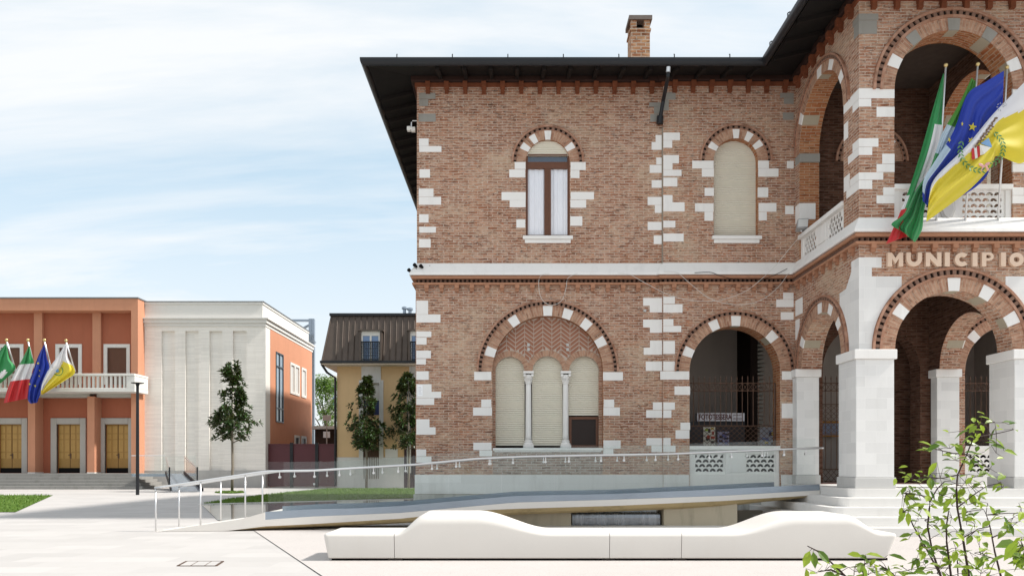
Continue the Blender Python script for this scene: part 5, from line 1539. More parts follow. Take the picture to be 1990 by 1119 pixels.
magnolia(p, H+(900-872)/s_, H+(900-738)/s_, tab2, 11, 'young magnolia before the ochre house window, its trunk clear of the brick corner', 250)
p = G_(794, 948.5)
tab3 = [(0,.75),(.12,1.15),(.3,1.25),(.5,1.0),(.7,.7),(.85,.5),(.93,.42),(1,.2)]
magnolia(p, H+(900-868)/s_, H+(900-728)/s_, tab3, 23, 'young magnolia partly hidden by the corner of the brick town hall', 270)
# bright tree behind the gate
bt = thing('leafy_tree', 'bright green broadleaf tree behind the gate between hall and house', 'tree', (X_(632, 66), 66, 0))
rnd = random.Random(5)
mb = MB(); mb.tube([(0,0,0),(.1,0,2),(0,.1,4.6),(-.3,0,7)], [.22,.18,.13,.03], 8)
for i in range(9):
    a = i*2.4; mb.tube([(0,0,2.2+i*.4), (math.cos(a)*.7, math.sin(a)*.7, 3.3+i*.45), (math.cos(a)*1.5, math.sin(a)*1.5, 4.0+i*.5)], [.07,.05,.015], 5)
mb.build('trunk', M['bark'], bt, local=True)
mb = MB()
cents = []
for i in range(26):
    a = rnd.uniform(0, 2*PI); t = rnd.random(); r = 1.75*math.sqrt(rnd.random())*(1-.35*t); cents.append((Vector((math.cos(a)*r-.1*t, math.sin(a)*r, 2.6+t*5.9)), rnd.uniform(.5, .85)))
for i in range(5200):
    c, r = rnd.choice(cents)
    d = Vector((rnd.gauss(0,1), rnd.gauss(0,1), rnd.gauss(0,1))).normalized()
    pp = c+d*r*rnd.uniform(.6, 1.05)
    leaf(mb, pp, Vector((d.x+rnd.gauss(0,.5), d.y+rnd.gauss(0,.5), d.z*.4-.3)), Vector((rnd.gauss(0,.4), rnd.gauss(0,.4), 1)), rnd.uniform(.14,.22), rnd.uniform(.09,.14))
mb.build('crown', M['green_leaf'], bt, local=True, recalc=False)

# =================================================================== FOREGROUND SAPLINGS
M['sap_leaf'] = leaf_mat('sapling_leaf', (.04,.11,.01), (.38,.48,.035), rough=.4, trans=.38)
M['twig'] = plain('dark_twig', (.05,.03,.025), .7, .2, var=.3, ns=40)
def sapling(label, stems, clusters, d0, seed, L=.054, singles=()):
    rnd = random.Random(seed)
    base = P_(stems[0][0][0], stems[0][0][1], d0)
    root = thing('leafy_sapling', label, 'shrub', (base.x, d0, 0))
    mb = MB()
    paths = []
    for st in stems:
        dd = st[-1] if isinstance(st[-1], float) else 0.0
        pts_px = [q for q in st if not isinstance(q, float)]
        pts = [P_(q[0], q[1], d0+dd+.02*math.sin(i*1.7)) for i, q in enumerate(pts_px)]
        if pts_px[0][1] >= 1100:      # carry the stem down to the soil
            g = pts[0]; pts = [Vector((base.x+(g.x-base.x)*.15, d0+dd*.2, 0)), Vector((base.x+(g.x-base.x)*.6, d0+dd*.6, g.z*.5))] + pts
        fine = []
        for a, b in zip(pts[:-1], pts[1:]):
            for k in range(4): fine.append(a.lerp(b, k/4))
        fine.append(pts[-1])
        n = len(fine); r0 = .0042 if pts_px[0][1] >= 1100 else .0018
        mb.tube(fine, [r0*(1-.75*i/n)+.0004 for i in range(n)], 6); paths.append(fine)
    tw = mb; mb = MB()
    allp = [q for f in paths for q in f]
    for (px, py, n, spread) in clusters:
        c = P_(px, py, d0+rnd.uniform(-.08, .08))
        near = min(allp, key=lambda q: (q-c).length)
        if (near-c).length > .012: tw.tube([near, near.lerp(c, .5)+Vector((0,0,.004)), c], [.0012,.0009,.0006], 5)
        for j in range(n):
            a = rnd.uniform(0, 2*PI) if n > 2 else rnd.choice((.3, 2.8))+rnd.gauss(0, .4)
            o = Vector((rnd.gauss(0,1), rnd.gauss(0,.8), rnd.gauss(0,.7)))*spread*d0/FPX*.55
            dr = Vector((math.cos(a), rnd.gauss(0,.6), math.sin(a)*.55-.12))
            pp = c+o; l = L*rnd.uniform(.6, 1.15)
            if o.length > .01: tw.tube([c, pp], [.0008,.0006], 4)
            leaf(mb, pp, dr, Vector((rnd.gauss(0,.35), -.55+rnd.gauss(0,.4), 1)), l, l*rnd.uniform(.42,.58), 0, fold=.16, droop=rnd.uniform(.0,.5))
    for (px, py, ax, az, l) in singles:
        c = P_(px, py, d0); near = min(allp, key=lambda q: (q-c).length)
        tw.tube([near, c], [.0012,.0008], 4)
        leaf(mb, c, Vector((ax, -.2, az)), Vector((.1,-.9,.45)), l, l*.5, 0, fold=.12, droop=.1)
    mb.build('foliage', M['sap_leaf'], root, recalc=False)
    tw.build('stem', M['twig'], root, smooth=True)
    return root
k = lambda x, y: (1530+x/3.3, 780+y/3.3)
stems = [
  [k(1165,1119), k(1130,900), k(1090,680), k(1085,560), k(1092,470), k(1150,340), k(1195,230), k(1215,150)],
  [k(985,1119), k(930,960), k(900,800), k(915,640), k(960,560), k(1010,510), .05],
  [k(990,1125), k(870,900), k(810,800), k(775,720), .03],
  [k(1050,1119), k(1022,900), k(1020,800), k(1035,700), -.05],
  [k(1370,1119), k(1330,960), k(1300,800), k(1275,720), .06],
  [k(1095,1119), k(1090,1010), .05],
  [k(1195,230), k(1340,205), k(1450,180)],
  [k(1092,470), k(1000,490), k(860,490)],
  [k(1150,340), k(1060,330), k(930,300), k(870,290)],
  [k(915,640), k(860,600), k(760,590)],
  [k(1090,680), k(1190,600), k(1280,540), k(1370,520)],
  [k(1100,720), k(1180,700), k(1260,690)],
  [k(1130,870), k(1200,830), k(1260,820)],
  [k(1300,800), k(1220,815), k(1160,870)],
  [k(1315,870), k(1370,845), k(1425,825)],
  [k(1340,1010), k(1280,990), k(1200,970)],
  [k(1285,725), k(1400,715), k(1500,715)],
]
cl = [(*k(1265,100),2,20),(*k(1330,130),3,25),(*k(1395,135),2,12),(*k(1440,180),2,10),(*k(1255,140),3,25),(*k(1140,185),3,25),(*k(1230,190),3,25),(*k(1290,230),3,25),(*k(1160,240),3,28),(*k(1225,245),2,15),(*k(1385,290),2,15),
 (*k(860,290),2,12),(*k(905,310),2,10),(*k(935,285),2,10),(*k(995,345),2,12),(*k(1045,300),3,20),(*k(1110,330),3,25),(*k(1075,375),3,22),(*k(1190,350),3,25),(*k(1200,410),3,25),(*k(1140,380),3,25),(*k(1130,300),2,18),(*k(1300,430),4,25),(*k(1250,480),4,28),(*k(1340,330),2,18),
 (*k(800,490),4,30),(*k(820,510),4,28),(*k(860,470),2,12),(*k(980,490),4,30),(*k(1020,460),3,25),(*k(950,530),3,22),(*k(1080,525),4,28),(*k(1140,515),4,28),(*k(1190,545),3,22),(*k(1360,520),3,20),(*k(1375,560),2,12),(*k(1240,550),2,22),
 (*k(740,590),4,30),(*k(790,575),3,22),(*k(840,590),3,25),(*k(900,610),3,20),(*k(1000,600),4,28),(*k(1040,630),3,22),(*k(1215,600),3,20),(*k(1285,650),3,20),(*k(1245,680),2,15),(*k(1060,670),3,25),(*k(1110,650),3,22),(*k(1160,660),3,22),
 (*k(740,710),4,28),(*k(780,690),3,20),(*k(860,690),3,22),(*k(880,760),3,22),(*k(940,660),3,22),(*k(950,790),4,26),(*k(840,750),2,15),(*k(1055,740),4,28),(*k(1130,740),3,25),(*k(1150,770),3,22),(*k(1200,780),3,22),(*k(1190,715),2,15),(*k(1180,830),3,25),(*k(1240,840),2,20),(*k(1090,830),2,15),
 (*k(850,860),3,20),(*k(860,920),4,28),(*k(800,840),2,18),(*k(1010,930),4,30),(*k(960,950),3,25),(*k(1080,940),4,26),(*k(1230,920),3,22),(*k(1250,970),4,25),(*k(1170,965),3,22),(*k(1280,960),2,15),(*k(1060,990),3,20),(*k(1000,980),3,22),
 (*k(830,1010),4,28),(*k(870,1030),3,25),(*k(770,1080),4,28),(*k(850,1090),3,24),(*k(960,1100),4,26),(*k(1100,1040),3,25),(*k(1240,1100),4,24),(*k(1290,1115),3,20),(*k(1150,1100),3,20),(*k(1010,1090),3,20),
 (*k(1350,720),3,20),(*k(1400,745),4,28),(*k(1450,740),4,28),(*k(1480,770),3,22),(*k(1420,810),2,12),(*k(1500,680),3,20)]
sapling('tall leafy sapling with several dark stems rising in front of the loggia steps', stems, [(a, b, int(n*1.15+.5), s*1.0) for a, b, n, s in cl], 2.5, 4, L=.039)
sapling('low leafy twigs poking up before the right end of the white benches',
 [[k(375,1119), k(250,1000), k(190,955), k(130,925)], [k(690,1119), k(640,1075), k(590,1045)], [k(490,1119), k(485,1070), k(500,1035)], [k(375,1119), k(280,1075), k(200,1090)]],
 [(*k(190,1095),3,25),(*k(240,1085),3,25),(*k(290,1090),3,22),(*k(330,1100),3,22),(*k(430,1055),4,28),(*k(500,1040),3,22),(*k(500,1000),2,14),(*k(560,1060),3,22),(*k(600,1020),3,20),(*k(590,1085),3,22),(*k(630,1080),3,20),(*k(440,1090),3,20),(*k(520,1110),3,20),(*k(690,1115),3,20)],
 2.45, 9, L=.05, singles=[(*k(145,955),-.45,-.85,.055),(*k(165,960),.05,-1,.05),(*k(190,950),.75,-.8,.055)])
sapling('leafy twig entering at the right edge, lower than the tall sapling', [[k(1560,1119), k(1545,1030), k(1520,940), k(1500,900)]],
 [(*k(1500,890),3,24),(*k(1480,960),3,26),(*k(1510,940),3,24),(*k(1470,1010),2,18),(*k(1500,1070),4,30),(*k(1520,1000),3,25)], 2.35, 14, L=.062)
# =================================================================== FLAGS
def cloth_mat(name, c): 
    t = NT(name); p = t.n('ShaderNodeBsdfPrincipled'); p.inputs['Base Color'].default_value = (*c, 1); p.inputs['Roughness'].default_value = .55
    p.inputs['Sheen Weight'].default_value = .2
    tl = t.n('ShaderNodeBsdfTranslucent'); tl.inputs[0].default_value = (*c, 1)
    mx = t.n('ShaderNodeMixShader'); mx.inputs[0].default_value = .3; t.l(p.outputs[0], mx.inputs[1]); t.l(tl.outputs[0], mx.inputs[2])
    o = t.n('ShaderNodeOutputMaterial'); t.l(mx.outputs[0], o.inputs[0]); return t.mat
CL = {'green': cloth_mat('green_cloth', (.035,.30,.09)), 'white': cloth_mat('white_cloth', (.80,.80,.82)), 'red': cloth_mat('red_cloth', (.60,.03,.035)),
      'blue': cloth_mat('blue_cloth', (.012,.045,.42)), 'yellow': cloth_mat('yellow_cloth', (.80,.66,.04)), 'pale': cloth_mat('pale_blue_cloth', (.55,.68,.78)),
      'lime': cloth_mat('mid_green_cloth', (.08,.32,.035))}
def rail(pts, t):
    """Catmull-Rom through pixel points, t in 0..1 by chord length"""
    pts = [Vector((p[0], p[1], p[2] if len(p) > 2 else 0)) for p in pts]
    L = [0]
    for a, b in zip(pts[:-1], pts[1:]): L.append(L[-1]+(b-a).length)
    s = t*L[-1]; i = 0
    while i < len(pts)-2 and s > L[i+1]: i += 1
    u = (s-L[i])/max(1e-6, L[i+1]-L[i])
    p0 = pts[max(0, i-1)]; p1 = pts[i]; p2 = pts[i+1]; p3 = pts[min(len(pts)-1, i+2)]
    return .5*((2*p1)+(p2-p0)*u+(2*p0-5*p1+4*p2-p3)*u*u+(3*p1-p0-3*p2+p3)*u**3)
def surf(left, right, d, amp, nf, ph):
    def f(u, v):
        a, b = rail(left, v), rail(right, v)
        q = a.lerp(b, u)
        fold = amp*min(1, .25+v*1.2)*(math.sin(2*PI*(nf*u+.35*v)+ph)+.45*math.sin(2*PI*(nf*2.3*u-.5*v)+ph*2))
        return P_(q.x, q.y, d+q.z+fold)
    return f
def flag(name, label, base, tip, d, left, right, colour, mats, amp=.05, nf=2.2, ph=0, nu=36, nv=48, pr=.022, group=None, extras=()):
    t_ = thing(name, label, 'flag', tuple(base), group)
    base = Vector(base); tip = Vector(tip)
    mb = MB(); mb.tube([base, tip], [pr, pr*.85], 8); mb.build('pole', M['steel'], t_, smooth=True)
    mb = MB(); mb.lathe(tip, [(pr*.4, -pr), (pr*1.5, pr*.3), (pr*1.9, pr*1.4), (pr*1.4, pr*2.6), (pr*.3, pr*3.1)], 10); mb.build('finial', plain('brass_finial', (.6,.45,.2), .3, .5, .8), t_, smooth=True)
    f = surf(left, right, d, amp, nf, ph)
    mb = MB()
    g = [[f(i/nu, j/nv) for i in range(nu+1)] for j in range(nv+1)]
    mb.v = [tuple(p) for r_ in g for p in r_]
    for j in range(nv):
        for i in range(nu):
            mb.f.append((j*(nu+1)+i, j*(nu+1)+i+1, (j+1)*(nu+1)+i+1, (j+1)*(nu+1)+i)); mb.m.append(colour((i+.5)/nu, (j+.5)/nv)); mb.uv.append(None)
    cl_ = mb.build('cloth', [CL[m] for m in mats], t_, smooth=True, recalc=False)
    flat = [p for r_ in g for p in r_]
    for (nm, mat, polys) in extras:
        mb = MB()
        for poly in polys:
            c = Vector((sum(p[0] for p in poly)/len(poly), sum(p[1] for p in poly)/len(poly)))
            pts = []
            for p in poly:
                dn = min(flat, key=lambda q: (CX+q.x*FPX/q.y-p[0])**2+(HY-(q.z-H)*FPX/q.y-p[1])**2).y
                pts.append(dn)
            dm = min(pts)
            mb.face([P_(p[0], p[1], (a*.5+dm*.5)-.012*d/15) for p, a in zip(poly, pts)])
        mb.build(nm, CL.get(mat) or M[mat], cl_, recalc=False)
    return t_
def star(x, y, r, rot=0, sq=1.0):
    return [(x+(r if i % 2 == 0 else r*.4)*math.sin(rot+PI*i/5)*sq, y-(r if i % 2 == 0 else r*.4)*math.cos(rot+PI*i/5)) for i in range(10)]
def ellp(x, y, a, b, rot=0, n=10): return [(x+a*math.cos(2*PI*i/n)*math.cos(rot)-b*math.sin(2*PI*i/n)*math.sin(rot), y+a*math.cos(2*PI*i/n)*math.sin(rot)+b*math.sin(2*PI*i/n)*math.cos(rot)) for i in range(n)]
GF = 'flags flying from the town hall loggia'
DFL = 15.72
fb_ = lambda px: (X_(px, D2-.02), D2-.02, Z_(441, D2))
ft = lambda px, py: tuple(P_(px, py, 15.55))
# 1 italian
flag('national_flag', 'green, white and red flag hanging furthest left from the town hall loggia', fb_(1819), ft(1838, 130), DFL,
  [(1833,142),(1812,215),(1788,300),(1765,372),(1744,425),(1722,474)], [(1836,150),(1832,225),(1824,285),(1795,365),(1780,420),(1766,458)],
  lambda u, v: 2 if v > .80 else (1 if (u > .45 and .30 < v < .80) else (1 if v > .70 and u < .2 else 0)), ['green','white','red'], amp=.05, nf=1.4, group=GF)
# 2 regional green flag
flag('green_flag', 'green flag with a pale shape on the second pole of the town hall loggia', fb_(1875), ft(1900, 128), DFL-.12,
  [(1888,152),(1862,205),(1830,262),(1806,330),(1778,372),(1757,415),(1732,436),(1752,448)], [(1896,158),(1890,205),(1866,275),(1838,330),(1806,372),(1796,410),(1792,446),(1778,471)],
  lambda u, v: (1 if .30 < v < .46 else (2 if (v > .60 and v < .72 and u > .62) else (3 if v < .30 else 0))), ['green','pale','white','lime'], amp=.07, nf=2.6, ph=1.0, group=GF)
# 3 european
ys = [star(1890, 247, 9, .2), star(1887, 273, 7, .4), star(1845, 272, 6, .6, .6), star(1870, 241, 5, .1, .5)]
flag('blue_star_flag', 'blue flag with yellow stars on the third pole of the town hall loggia', fb_(1939), ft(1957, 134), DFL-.28,
  [(1951,138),(1915,160),(1880,184),(1853,255),(1817,313),(1795,350),(1793,390)], [(1949,200),(1945,226),(1930,258),(1926,322),(1896,364),(1812,412)],
  lambda u, v: 1 if (v > .60 and v < .93 and u < .14) else 0, ['blue','pale'], amp=.06, nf=3.0, ph=.5, group=GF, extras=[('stars', 'yellow', ys)])
# 4 municipal white and yellow
leaves = []
for i in range(11):
    a = R(200) - R(115)*i/10
    x, y = 1908+42*math.cos(a), 292+40*math.sin(a)
    for s_ in (-1, 1): leaves.append(ellp(x+s_*3*math.cos(a), y+s_*3*math.sin(a), 4.6, 1.6, a+PI/2+s_*.6, 6))
for i in range(12):
    a = R(75) - R(125)*i/11
    x, y = 1908+42*math.cos(a), 288+36*math.sin(a)
    for s_ in (-1, 1): leaves.append(ellp(x+s_*3*math.cos(a), y+s_*3*math.sin(a), 4.6, 1.6, a+PI/2-s_*.6, 6))
CL['leafgreen'] = cloth_mat('laurel_green_cloth', (.10,.26,.07)); CL['brown'] = cloth_mat('brown_cloth', (.16,.09,.04)); CL['pink'] = cloth_mat('pink_cloth', (.75,.42,.42)); CL['sky'] = cloth_mat('sky_blue_cloth', (.16,.34,.65))
CL['grey'] = cloth_mat('grey_print_cloth', (.42,.42,.45))
red = [[(1888,290),(1893,287),(1895,309),(1889,311)], [(1898,285),(1903,282),(1905,303),(1900,307)]]
wh = [[(1893,287),(1898,285),(1900,307),(1895,309)], [(1904,281),(1926,287),(1912,300),(1905,302)]]
sk = [[(1906,279),(1921,268),(1928,285),(1926,287)]]
br = [ellp(1896+i*3.6, 284-i*4.9, 4.2, 2.1, -.9+.7*(i % 3-1), 6) for i in range(12)] + [ellp(1899+i*3.8, 288-i*5.2, 3.2, 1.5, .4-.5*(i % 2), 6) for i in range(9)]
pk = [ellp(1907, 321, 6, 3, .5, 8), ellp(1919, 319, 6, 3, -.5, 8), [(1911,321),(1915,321),(1910,333),(1906,332)], [(1914,321),(1917,320),(1923,331),(1919,333)]]
scr = [ellp(1944+6*math.cos(a), 208-7*math.sin(a)-0, 2.3, .9, a, 5) for a in [i*.8 for i in range(7)]] + [ellp(1953+3*math.cos(a), 203+3*math.sin(a), 1.8, .8, a, 5) for a in [i for i in range(6)]]
flag('white_yellow_flag', 'white and yellow flag with a laurel wreath crest, rightmost at the town hall loggia', fb_(2003), ft(2022, 120), DFL-.45,
  [(2014,136),(1990,161),(1930,222),(1880,282),(1818,345),(1806,380)], [(2010,290),(1984,318),(1938,303),(1926,324),(1880,372),(1800,431)],
  lambda u, v: 0 if u < max(.12, .36-.25*v) else 1, ['white','yellow'], amp=.06, nf=1.7, ph=2.2, group=GF,
  extras=[('laurel_wreath', 'leafgreen', leaves), ('crest', 'red', red), ('crest', 'white', wh), ('crest', 'sky', sk), ('crest', 'brown', br), ('ribbon', 'pink', pk), ('lettering', 'grey', scr)])
# theatre flags
GT = 'flags on the orange hall balcony'
tb = lambda px, py: tuple(P_(px, py, 42.88)); tt = lambda px, py: tuple(P_(px, py, 42.2))
flag('green_flag', 'green flag cut by the left edge, leftmost on the orange hall balcony', tb(31, 722), tt(13, 663), 42.1,
  [(11,668),(-8,690),(-30,708),(-40,750)], [(13,672),(19,698),(30,716),(2,744)], lambda u, v: 1 if (u-.72)**2+((v-.75)*1.2)**2 < .018 else 0, ['green','white'], amp=.10, nf=2, pr=.05, nu=24, nv=24, group=GT)
flag('national_flag', 'green, white and red flag on the orange hall balcony', tb(69, 722), tt(54.5, 663), 42.1,
  [(56,672),(42,700),(27,726),(15,755),(7,783)], [(58,672),(62,692),(66,706),(58,738),(53,774)], lambda u, v: 0 if v < .33 else (1 if v < .62 else 2), ['green','white','red'], amp=.12, nf=2.2, ph=1, pr=.05, nu=24, nv=30, group=GT)
ys = [star(74, 705.5, 3), star(77, 719.5, 2.2, .3, .7), star(76, 730.5, 2.2, .2, .8), star(57.5, 746, 2.8, .2), star(68, 749.5, 3, .1)]
flag('blue_star_flag', 'blue flag with yellow stars on the orange hall balcony', tb(101, 722), tt(86.5, 663), 42.0,
  [(85,670),(73,695),(64,722),(54,752),(54,776),(60,784)], [(87,672),(91,695),(96,714),(88,740),(79,764),(72,782)], lambda u, v: 0, ['blue'], amp=.12, nf=2.6, ph=.3, pr=.05, nu=24, nv=30, group=GT, extras=[('stars', 'yellow', ys)])
lv = []
for i in range(9):
    a = R(-40)+R(170)*i/8; lv.append(ellp(113+9*math.cos(a), 720+9*math.sin(a), 2.2, 1.0, a+PI/2, 6))
flag('white_yellow_flag', 'white and yellow flag with a small crest on the orange hall balcony', tb(146, 722), tt(128.5, 664), 41.9,
  [(127,668),(112,692),(95,716),(82,744),(79,764)], [(130,670),(132,695),(146,722),(128,738),(82,767)], lambda u, v: 0 if (u < .42-.1*v or v < .3) and v < .92 else 1, ['white','yellow'], amp=.11, nf=1.9, ph=2, pr=.05, nu=30, nv=36, group=GT,
  extras=[('laurel_wreath', 'leafgreen', lv), ('crest', 'sky', [[(108,720),(113,716),(115,722),(110,724)]]), ('lettering', 'grey', [ellp(101+.3*i, 708+i*2.2, 2.2, .7, -.2, 5) for i in range(4)])])

# =================================================================== SMALL THINGS ON THE TOWN HALL
cam1 = thing('wall_camera', 'white surveillance camera on a curved arm under the left eave corner', 'camera', (XL-.1, D1+.2, FZ(240)))
mb = MB(); y = D1+.12; mb.tube([(XL+.0, y, FZ(231)), (FX(801), y, FZ(231)), (FX(798.5), y, FZ(234)), (FX(798), y, FZ(244))], .016, 8); mb.build('arm', M['steel'], cam1)
mb = MB(); mb.box(FX(790), FX(797), y-.06, y+.06, FZ(251), FZ(243)); mb.box(FX(798), FX(806), y-.05, y+.07, FZ(252), FZ(244)); mb.tube([(FX(799), y-.07, FZ(248)), (FX(799), y-.05, FZ(248))], .035, 10); mb.build('housing', M['trav_plain'], cam1, bevel=.01)
cam2 = thing('floodlight_cluster', 'small black spotlights clamped on the left end of the string course', 'spotlight', (FX(805), D1-.15, 6.3))
mb = MB()
for (px, py) in ((797, 526), (808, 516), (820, 518)):
    mb.tube([P_(px, py+5, D1-.1), P_(px+3, py+9, D1-.1)], .012, 5); mb.tube([P_(px-3, py-2, D1-.16), P_(px+2, py+3, D1-.06)], [.05, .03], 8)
mb.tube([P_(797, 533, D1-.12), P_(820, 524, D1-.08), P_(836, 516, D1-.04)], .012, 5)
mb.build('lamp_body', M['black'], cam2)
fl_ = thing('floodlight', 'grey floodlight on the loggia balustrade near the inner corner', 'floodlight', (LXL-.1, 19.3, 7.1))
c = Vector((LXL-.02, 19.15, 7.26))
mb = MB(); mb.hexa([(c.x-.22, c.y-.16, c.z-.08), (c.x+.04, c.y-.2, c.z-.08), (c.x+.06, c.y+.1, c.z-.1), (c.x-.16, c.y+.12, c.z-.1), (c.x-.2, c.y-.16, c.z+.16), (c.x+.06, c.y-.2, c.z+.16), (c.x+.06, c.y+.06, c.z+.12), (c.x-.14, c.y+.08, c.z+.12)]); mb.build('body', plain('grey_lamp_body', (.32,.32,.32), .5), fl_, bevel=.02)
mb = MB(); mb.face([(c.x-.195, c.y-.169, c.z-.05), (c.x+.03, c.y-.205, c.z-.05), (c.x+.04, c.y-.206, c.z+.13), (c.x-.185, c.y-.171, c.z+.13)]); mb.build('lens', plain('pale_lens', (.6,.6,.58), .15, .6), fl_, recalc=False)
mb = MB(); mb.tube([(c.x-.06, c.y-.02, c.z-.09), (c.x-.06, c.y-.02, 7.132)], .02, 6); mb.build('bracket', M['steel'], fl_)
ntc = thing('paper_notice', 'white paper notice pasted on a corner quoin of the brick wall', 'notice', (FX(816.5), D1, FZ(757)))
mb = MB(); mb.box(FX(811.5), FX(821.5), D1-.012, D1-.0085, FZ(769), FZ(748)); mb.build('sheet', M['curtain'], ntc)
mb = MB()
for i in range(6): mb.box(FX(813), FX(820-(i % 3)), D1-.0135, D1-.0125, FZ(765-i*2.6)-.004, FZ(765-i*2.6)+.004)
mb.build('text_lines', plain('grey_print', (.45,.45,.45), .9), ntc)
# loose cables slung across the facade
def cable(label, pts, d, r=.0058, mat=None):
    mb = MB(); P3 = [rail(pts, i/40) for i in range(41)]
    mb.tube([P_(p.x, p.y, d+p.z) for p in P3], r, 5)
    o = mb.build('cable', mat or M['trav_plain'], smooth=True); return tag(o, label, 'cable', 'loose cables on the facade')
DC = D1b-.20
cable('pale cable hanging in a small U loop above the triple window arch', [(1068,532),(1052,535),(1047,548),(1050,575),(1062,590),(1078,592),(1093,582),(1100,560),(1104,540),(1122,532)], D1-.2)
cable('pale cable sagging from the string course above the portico arch, the upper swag', [(1200,531),(1225,534),(1245,545),(1300,573),(1350,584),(1400,583),(1450,565),(1487,536)], DC)
cable('pale cable sagging lowest above the portico arch crown', [(1290,528),(1316,530),(1340,550),(1380,580),(1430,592),(1475,585),(1510,560),(1533,530)], DC)
cable('pale cable running from the portico swag up to the floodlight', [(1487,536),(1510,513),(1535,482),(1556,458)], DC-.2)
cable('thin black cable lying along the lip of the string course', [(1350,530),(1380,529),(1400,536),(1440,545),(1490,540),(1530,522)], D1b-.19, .007, M['black'])

# photo booth in the portico
bd = 21.6
booth = thing('photo_booth', 'photo booth with a lit white sign and posters behind the portico grille', 'photo booth', (X_(1405, bd), bd, .88))
bx = lambda px: X_(px, bd); bz = lambda py: Z_(py, bd)
mb = MB(); mb.box(bx(1340), bx(1450), bd+.1, bd+.9, .88, bz(818)); mb.build('cabin', plain('dark_booth_panel', (.03,.03,.035), .5), booth)
mb = MB(); mb.box(bx(1355), bx(1447), bd, bd+.3, bz(818)+.002, bz(802)); sgn = mb.build('sign_box', plain('white_sign_panel', (.80,.78,.82), .5), booth)
def text(s, x0, x1, z, d, mat, name, parent, bold=.0, hgt=.17):
    cu = bpy.data.curves.new(name, 'FONT'); cu.body = s; cu.size = hgt*1.35; cu.offset = bold; cu.extrude = .002; cu.align_x = 'LEFT'
    to = bpy.data.objects.new(name, cu); COL.objects.link(to)
    bpy.context.view_layer.update()
    me = bpy.data.meshes.new_from_object(to.evaluated_get(bpy.context.evaluated_depsgraph_get()))
    bpy.data.objects.remove(to)
    xs = [v.co.x for v in me.vertices]; ys_ = [v.co.y for v in me.vertices]
    sx = (x1-x0)/(max(xs)-min(xs)); sy = hgt/(max(ys_)-min(ys_))
    for v in me.vertices: v.co = Vector((x0+(v.co.x-min(xs))*sx, d-v.co.z, z+(v.co.y-min(ys_))*sy))
    me.materials.clear(); me.materials.append(mat)
    o = bpy.data.objects.new(name, me); COL.objects.link(o); o.parent = parent; o.matrix_parent_inverse = world_of(parent).inverted(); return o
dr_ = plain('dark_red_print', (.10,.012,.02), .6)
text('FOTOTESSERA', bx(1358.5), bx(1422), bz(815), bd-.004, dr_, 'lettering', sgn, .006, .155)
text('per tutti i', bx(1425), bx(1443), bz(808), bd-.004, dr_, 'lettering', sgn, .0, .05)
text('documenti', bx(1425), bx(1443), bz(814.5), bd-.004, dr_, 'lettering', sgn, .0, .05)
def poster(px0, px1, py0, py1, cols, label):
    t_ = thing('poster', label, 'poster', (bx((px0+px1)/2), bd, bz(py1)))
    mb = MB(); mats = [plain('print_'+n, c, .6) for n, c in cols]; n = len(mats)
    mb.box(bx(px0), bx(px1), bd+.06, bd+.075, bz(py1), bz(py0), 0)
    rnd = random.Random(int(px0))
    for i in range(9):
        a, b = rnd.uniform(px0+1, px1-5), rnd.uniform(py0+1, py1-6); w_ = rnd.uniform(3, 8); h_ = rnd.uniform(3, 8)
        mb.box(bx(a), bx(min(px1-.5, a+w_)), bd+.052-.0007*i, bd+.0595, bz(min(py1-.5, b+h_)), bz(b), rnd.randrange(1, n))
    mb.build('sheet', mats, t_)
poster(1368, 1391, 829, 866, [('cream', (.75,.72,.62)), ('yellow', (.8,.6,.03)), ('red', (.5,.06,.03)), ('lime', (.35,.5,.06)), ('dark', (.03,.03,.03))], 'yellow and red poster on the booth front behind the grille')
poster(1396, 1418, 838, 866, [('pale_violet', (.35,.35,.5)), ('blue', (.12,.14,.35)), ('dark', (.03,.03,.05))], 'violet blue poster on the booth front beside the yellow one')
poster(1478, 1513, 830, 868, [('steel', (.35,.37,.42)), ('yellow', (.7,.55,.08)), ('blue', (.15,.2,.4)), ('dark', (.03,.03,.04))], 'grey poster with yellow and blue patches right of the booth')
ib = thing('wall_notice', 'orange framed blue notice on the portico back wall beyond the gate leaf', 'notice', (X_(1605, 23.9), 23.9, 2.4))
q = lambda px: X_(px, 23.9); z_ = lambda py: Z_(py, 23.9)
mb = MB(); mb.box(q(1596), q(1634), 23.9, 23.94, z_(845), z_(822)); mb.build('sheet', plain('blue_grey_notice', (.3,.36,.5), .6), ib)
mb = MB()
for a in (((1594,1636,848,845)), ((1594,1636,822,818))): mb.box(q(a[0]), q(a[1]), 23.88, 23.94, z_(a[2]), z_(a[3]))
mb.build('frame', plain('orange_frame', (.5,.22,.03), .6), ib)
# =================================================================== LIGHT, SKY, CAMERA
EL = 47.0
SUN = Vector((1.0, -.10, 0)).normalized()*math.cos(R(EL)) + Vector((0,0,math.sin(R(EL))))
L = bpy.data.lights.new('sun', 'SUN'); L.energy = 2.9; L.angle = R(4); L.color = (1, .96, .90)
lo = bpy.data.objects.new('sun', L); COL.objects.link(lo); lo.rotation_euler = SUN.to_track_quat('Z', 'Y').to_euler()
W = bpy.data.worlds.new('World'); SC.world = W; W.use_nodes = True
nt = W.node_tree; nt.nodes.clear()
t = NT.__new__(NT); t.t = nt
sky = nt.nodes.new('ShaderNodeTexSky'); sky.sky_type = 'NISHITA'; sky.sun_disc = False
sky.sun_elevation = R(EL); sky.sun_rotation = math.atan2(SUN.x, SUN.y)
sky.altitude = 120; sky.air_density = 1.0; sky.dust_density = 1.5; sky.ozone_density = 2.0
tc = nt.nodes.new('ShaderNodeTexCoord')
vec = tc.outputs['Generated']
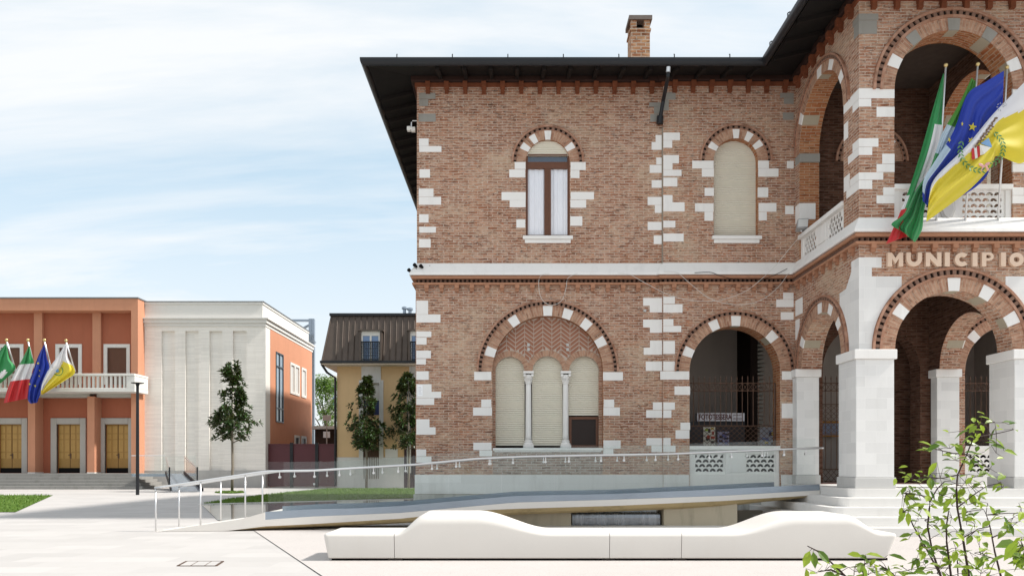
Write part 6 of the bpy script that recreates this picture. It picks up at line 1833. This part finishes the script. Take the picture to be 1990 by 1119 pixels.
sep = nt.nodes.new('ShaderNodeSeparateXYZ'); nt.links.new(vec, sep.inputs[0])
# clouds on a high flat layer: direction projected to a plane
zc = t.math('MAXIMUM', t.math('ADD', sep.outputs[2], .12), .05)
cu = nt.nodes.new('ShaderNodeCombineXYZ')
nt.links.new(t.math('DIVIDE', sep.outputs[0], zc), cu.inputs[0]); nt.links.new(t.math('DIVIDE', sep.outputs[1], zc), cu.inputs[1])
rot = nt.nodes.new('ShaderNodeMapping'); rot.inputs['Rotation'].default_value = (0, 0, R(-14)); rot.inputs['Scale'].default_value = (.30, 1.05, 1); rot.inputs['Location'].default_value = (3.1, .4, 0); nt.links.new(cu.outputs[0], rot.inputs[0])
n1 = t.noise(rot.outputs[0], 1.1, 7, .58, .6)
n2 = t.noise(rot.outputs[0], 3.2, 6, .6, .4)
c1 = t.ramp(t.math('ADD', t.math('MULTIPLY', n1, .75), t.math('MULTIPLY', n2, .25)), .42, .60)
bg1 = nt.nodes.new('ShaderNodeBackground'); bg1.inputs[1].default_value = 0.13; nt.links.new(sky.outputs[0], bg1.inputs[0])
bgh = nt.nodes.new('ShaderNodeBackground'); bgh.inputs[0].default_value = (.72,.89,.96,1); bgh.inputs[1].default_value = .47
bg2 = nt.nodes.new('ShaderNodeBackground'); bg2.inputs[0].default_value = (.95,.965,.98,1); bg2.inputs[1].default_value = .525
mh = nt.nodes.new('ShaderNodeMixShader'); mh.inputs[0].default_value = .74   # thin high haze over the clear sky
nt.links.new(bg1.outputs[0], mh.inputs[1]); nt.links.new(bgh.outputs[0], mh.inputs[2])
mx = nt.nodes.new('ShaderNodeMixShader'); nt.links.new(t.math('MAXIMUM', t.math('MULTIPLY', c1, .92), t.math('MULTIPLY', t.ramp(sep.outputs[2], .32, .10), .75)), mx.inputs[0])
nt.links.new(mh.outputs[0], mx.inputs[1]); nt.links.new(bg2.outputs[0], mx.inputs[2])
wo = nt.nodes.new('ShaderNodeOutputWorld'); nt.links.new(mx.outputs[0], wo.inputs[0])

cam = bpy.data.cameras.new('camera'); co = bpy.data.objects.new('camera', cam); COL.objects.link(co)
co.location = (0, 0, H); co.rotation_euler = (R(90), 0, 0)
cam.sensor_width = 36; cam.lens = 36*FPX/1990; cam.shift_x = 0; cam.shift_y = (HY-559.5)/1990
cam.clip_start = .1; cam.clip_end = 2000
SC.camera = co
SC.view_settings.view_transform = 'Standard'; SC.view_settings.look = 'None'; SC.view_settings.gamma = 1; SC.view_settings.use_curve_mapping = False
SC.view_settings.exposure = 1.0
SC.cycles.max_bounces = 8; SC.cycles.transparent_max_bounces = 16
SC.cycles.use_denoising = True
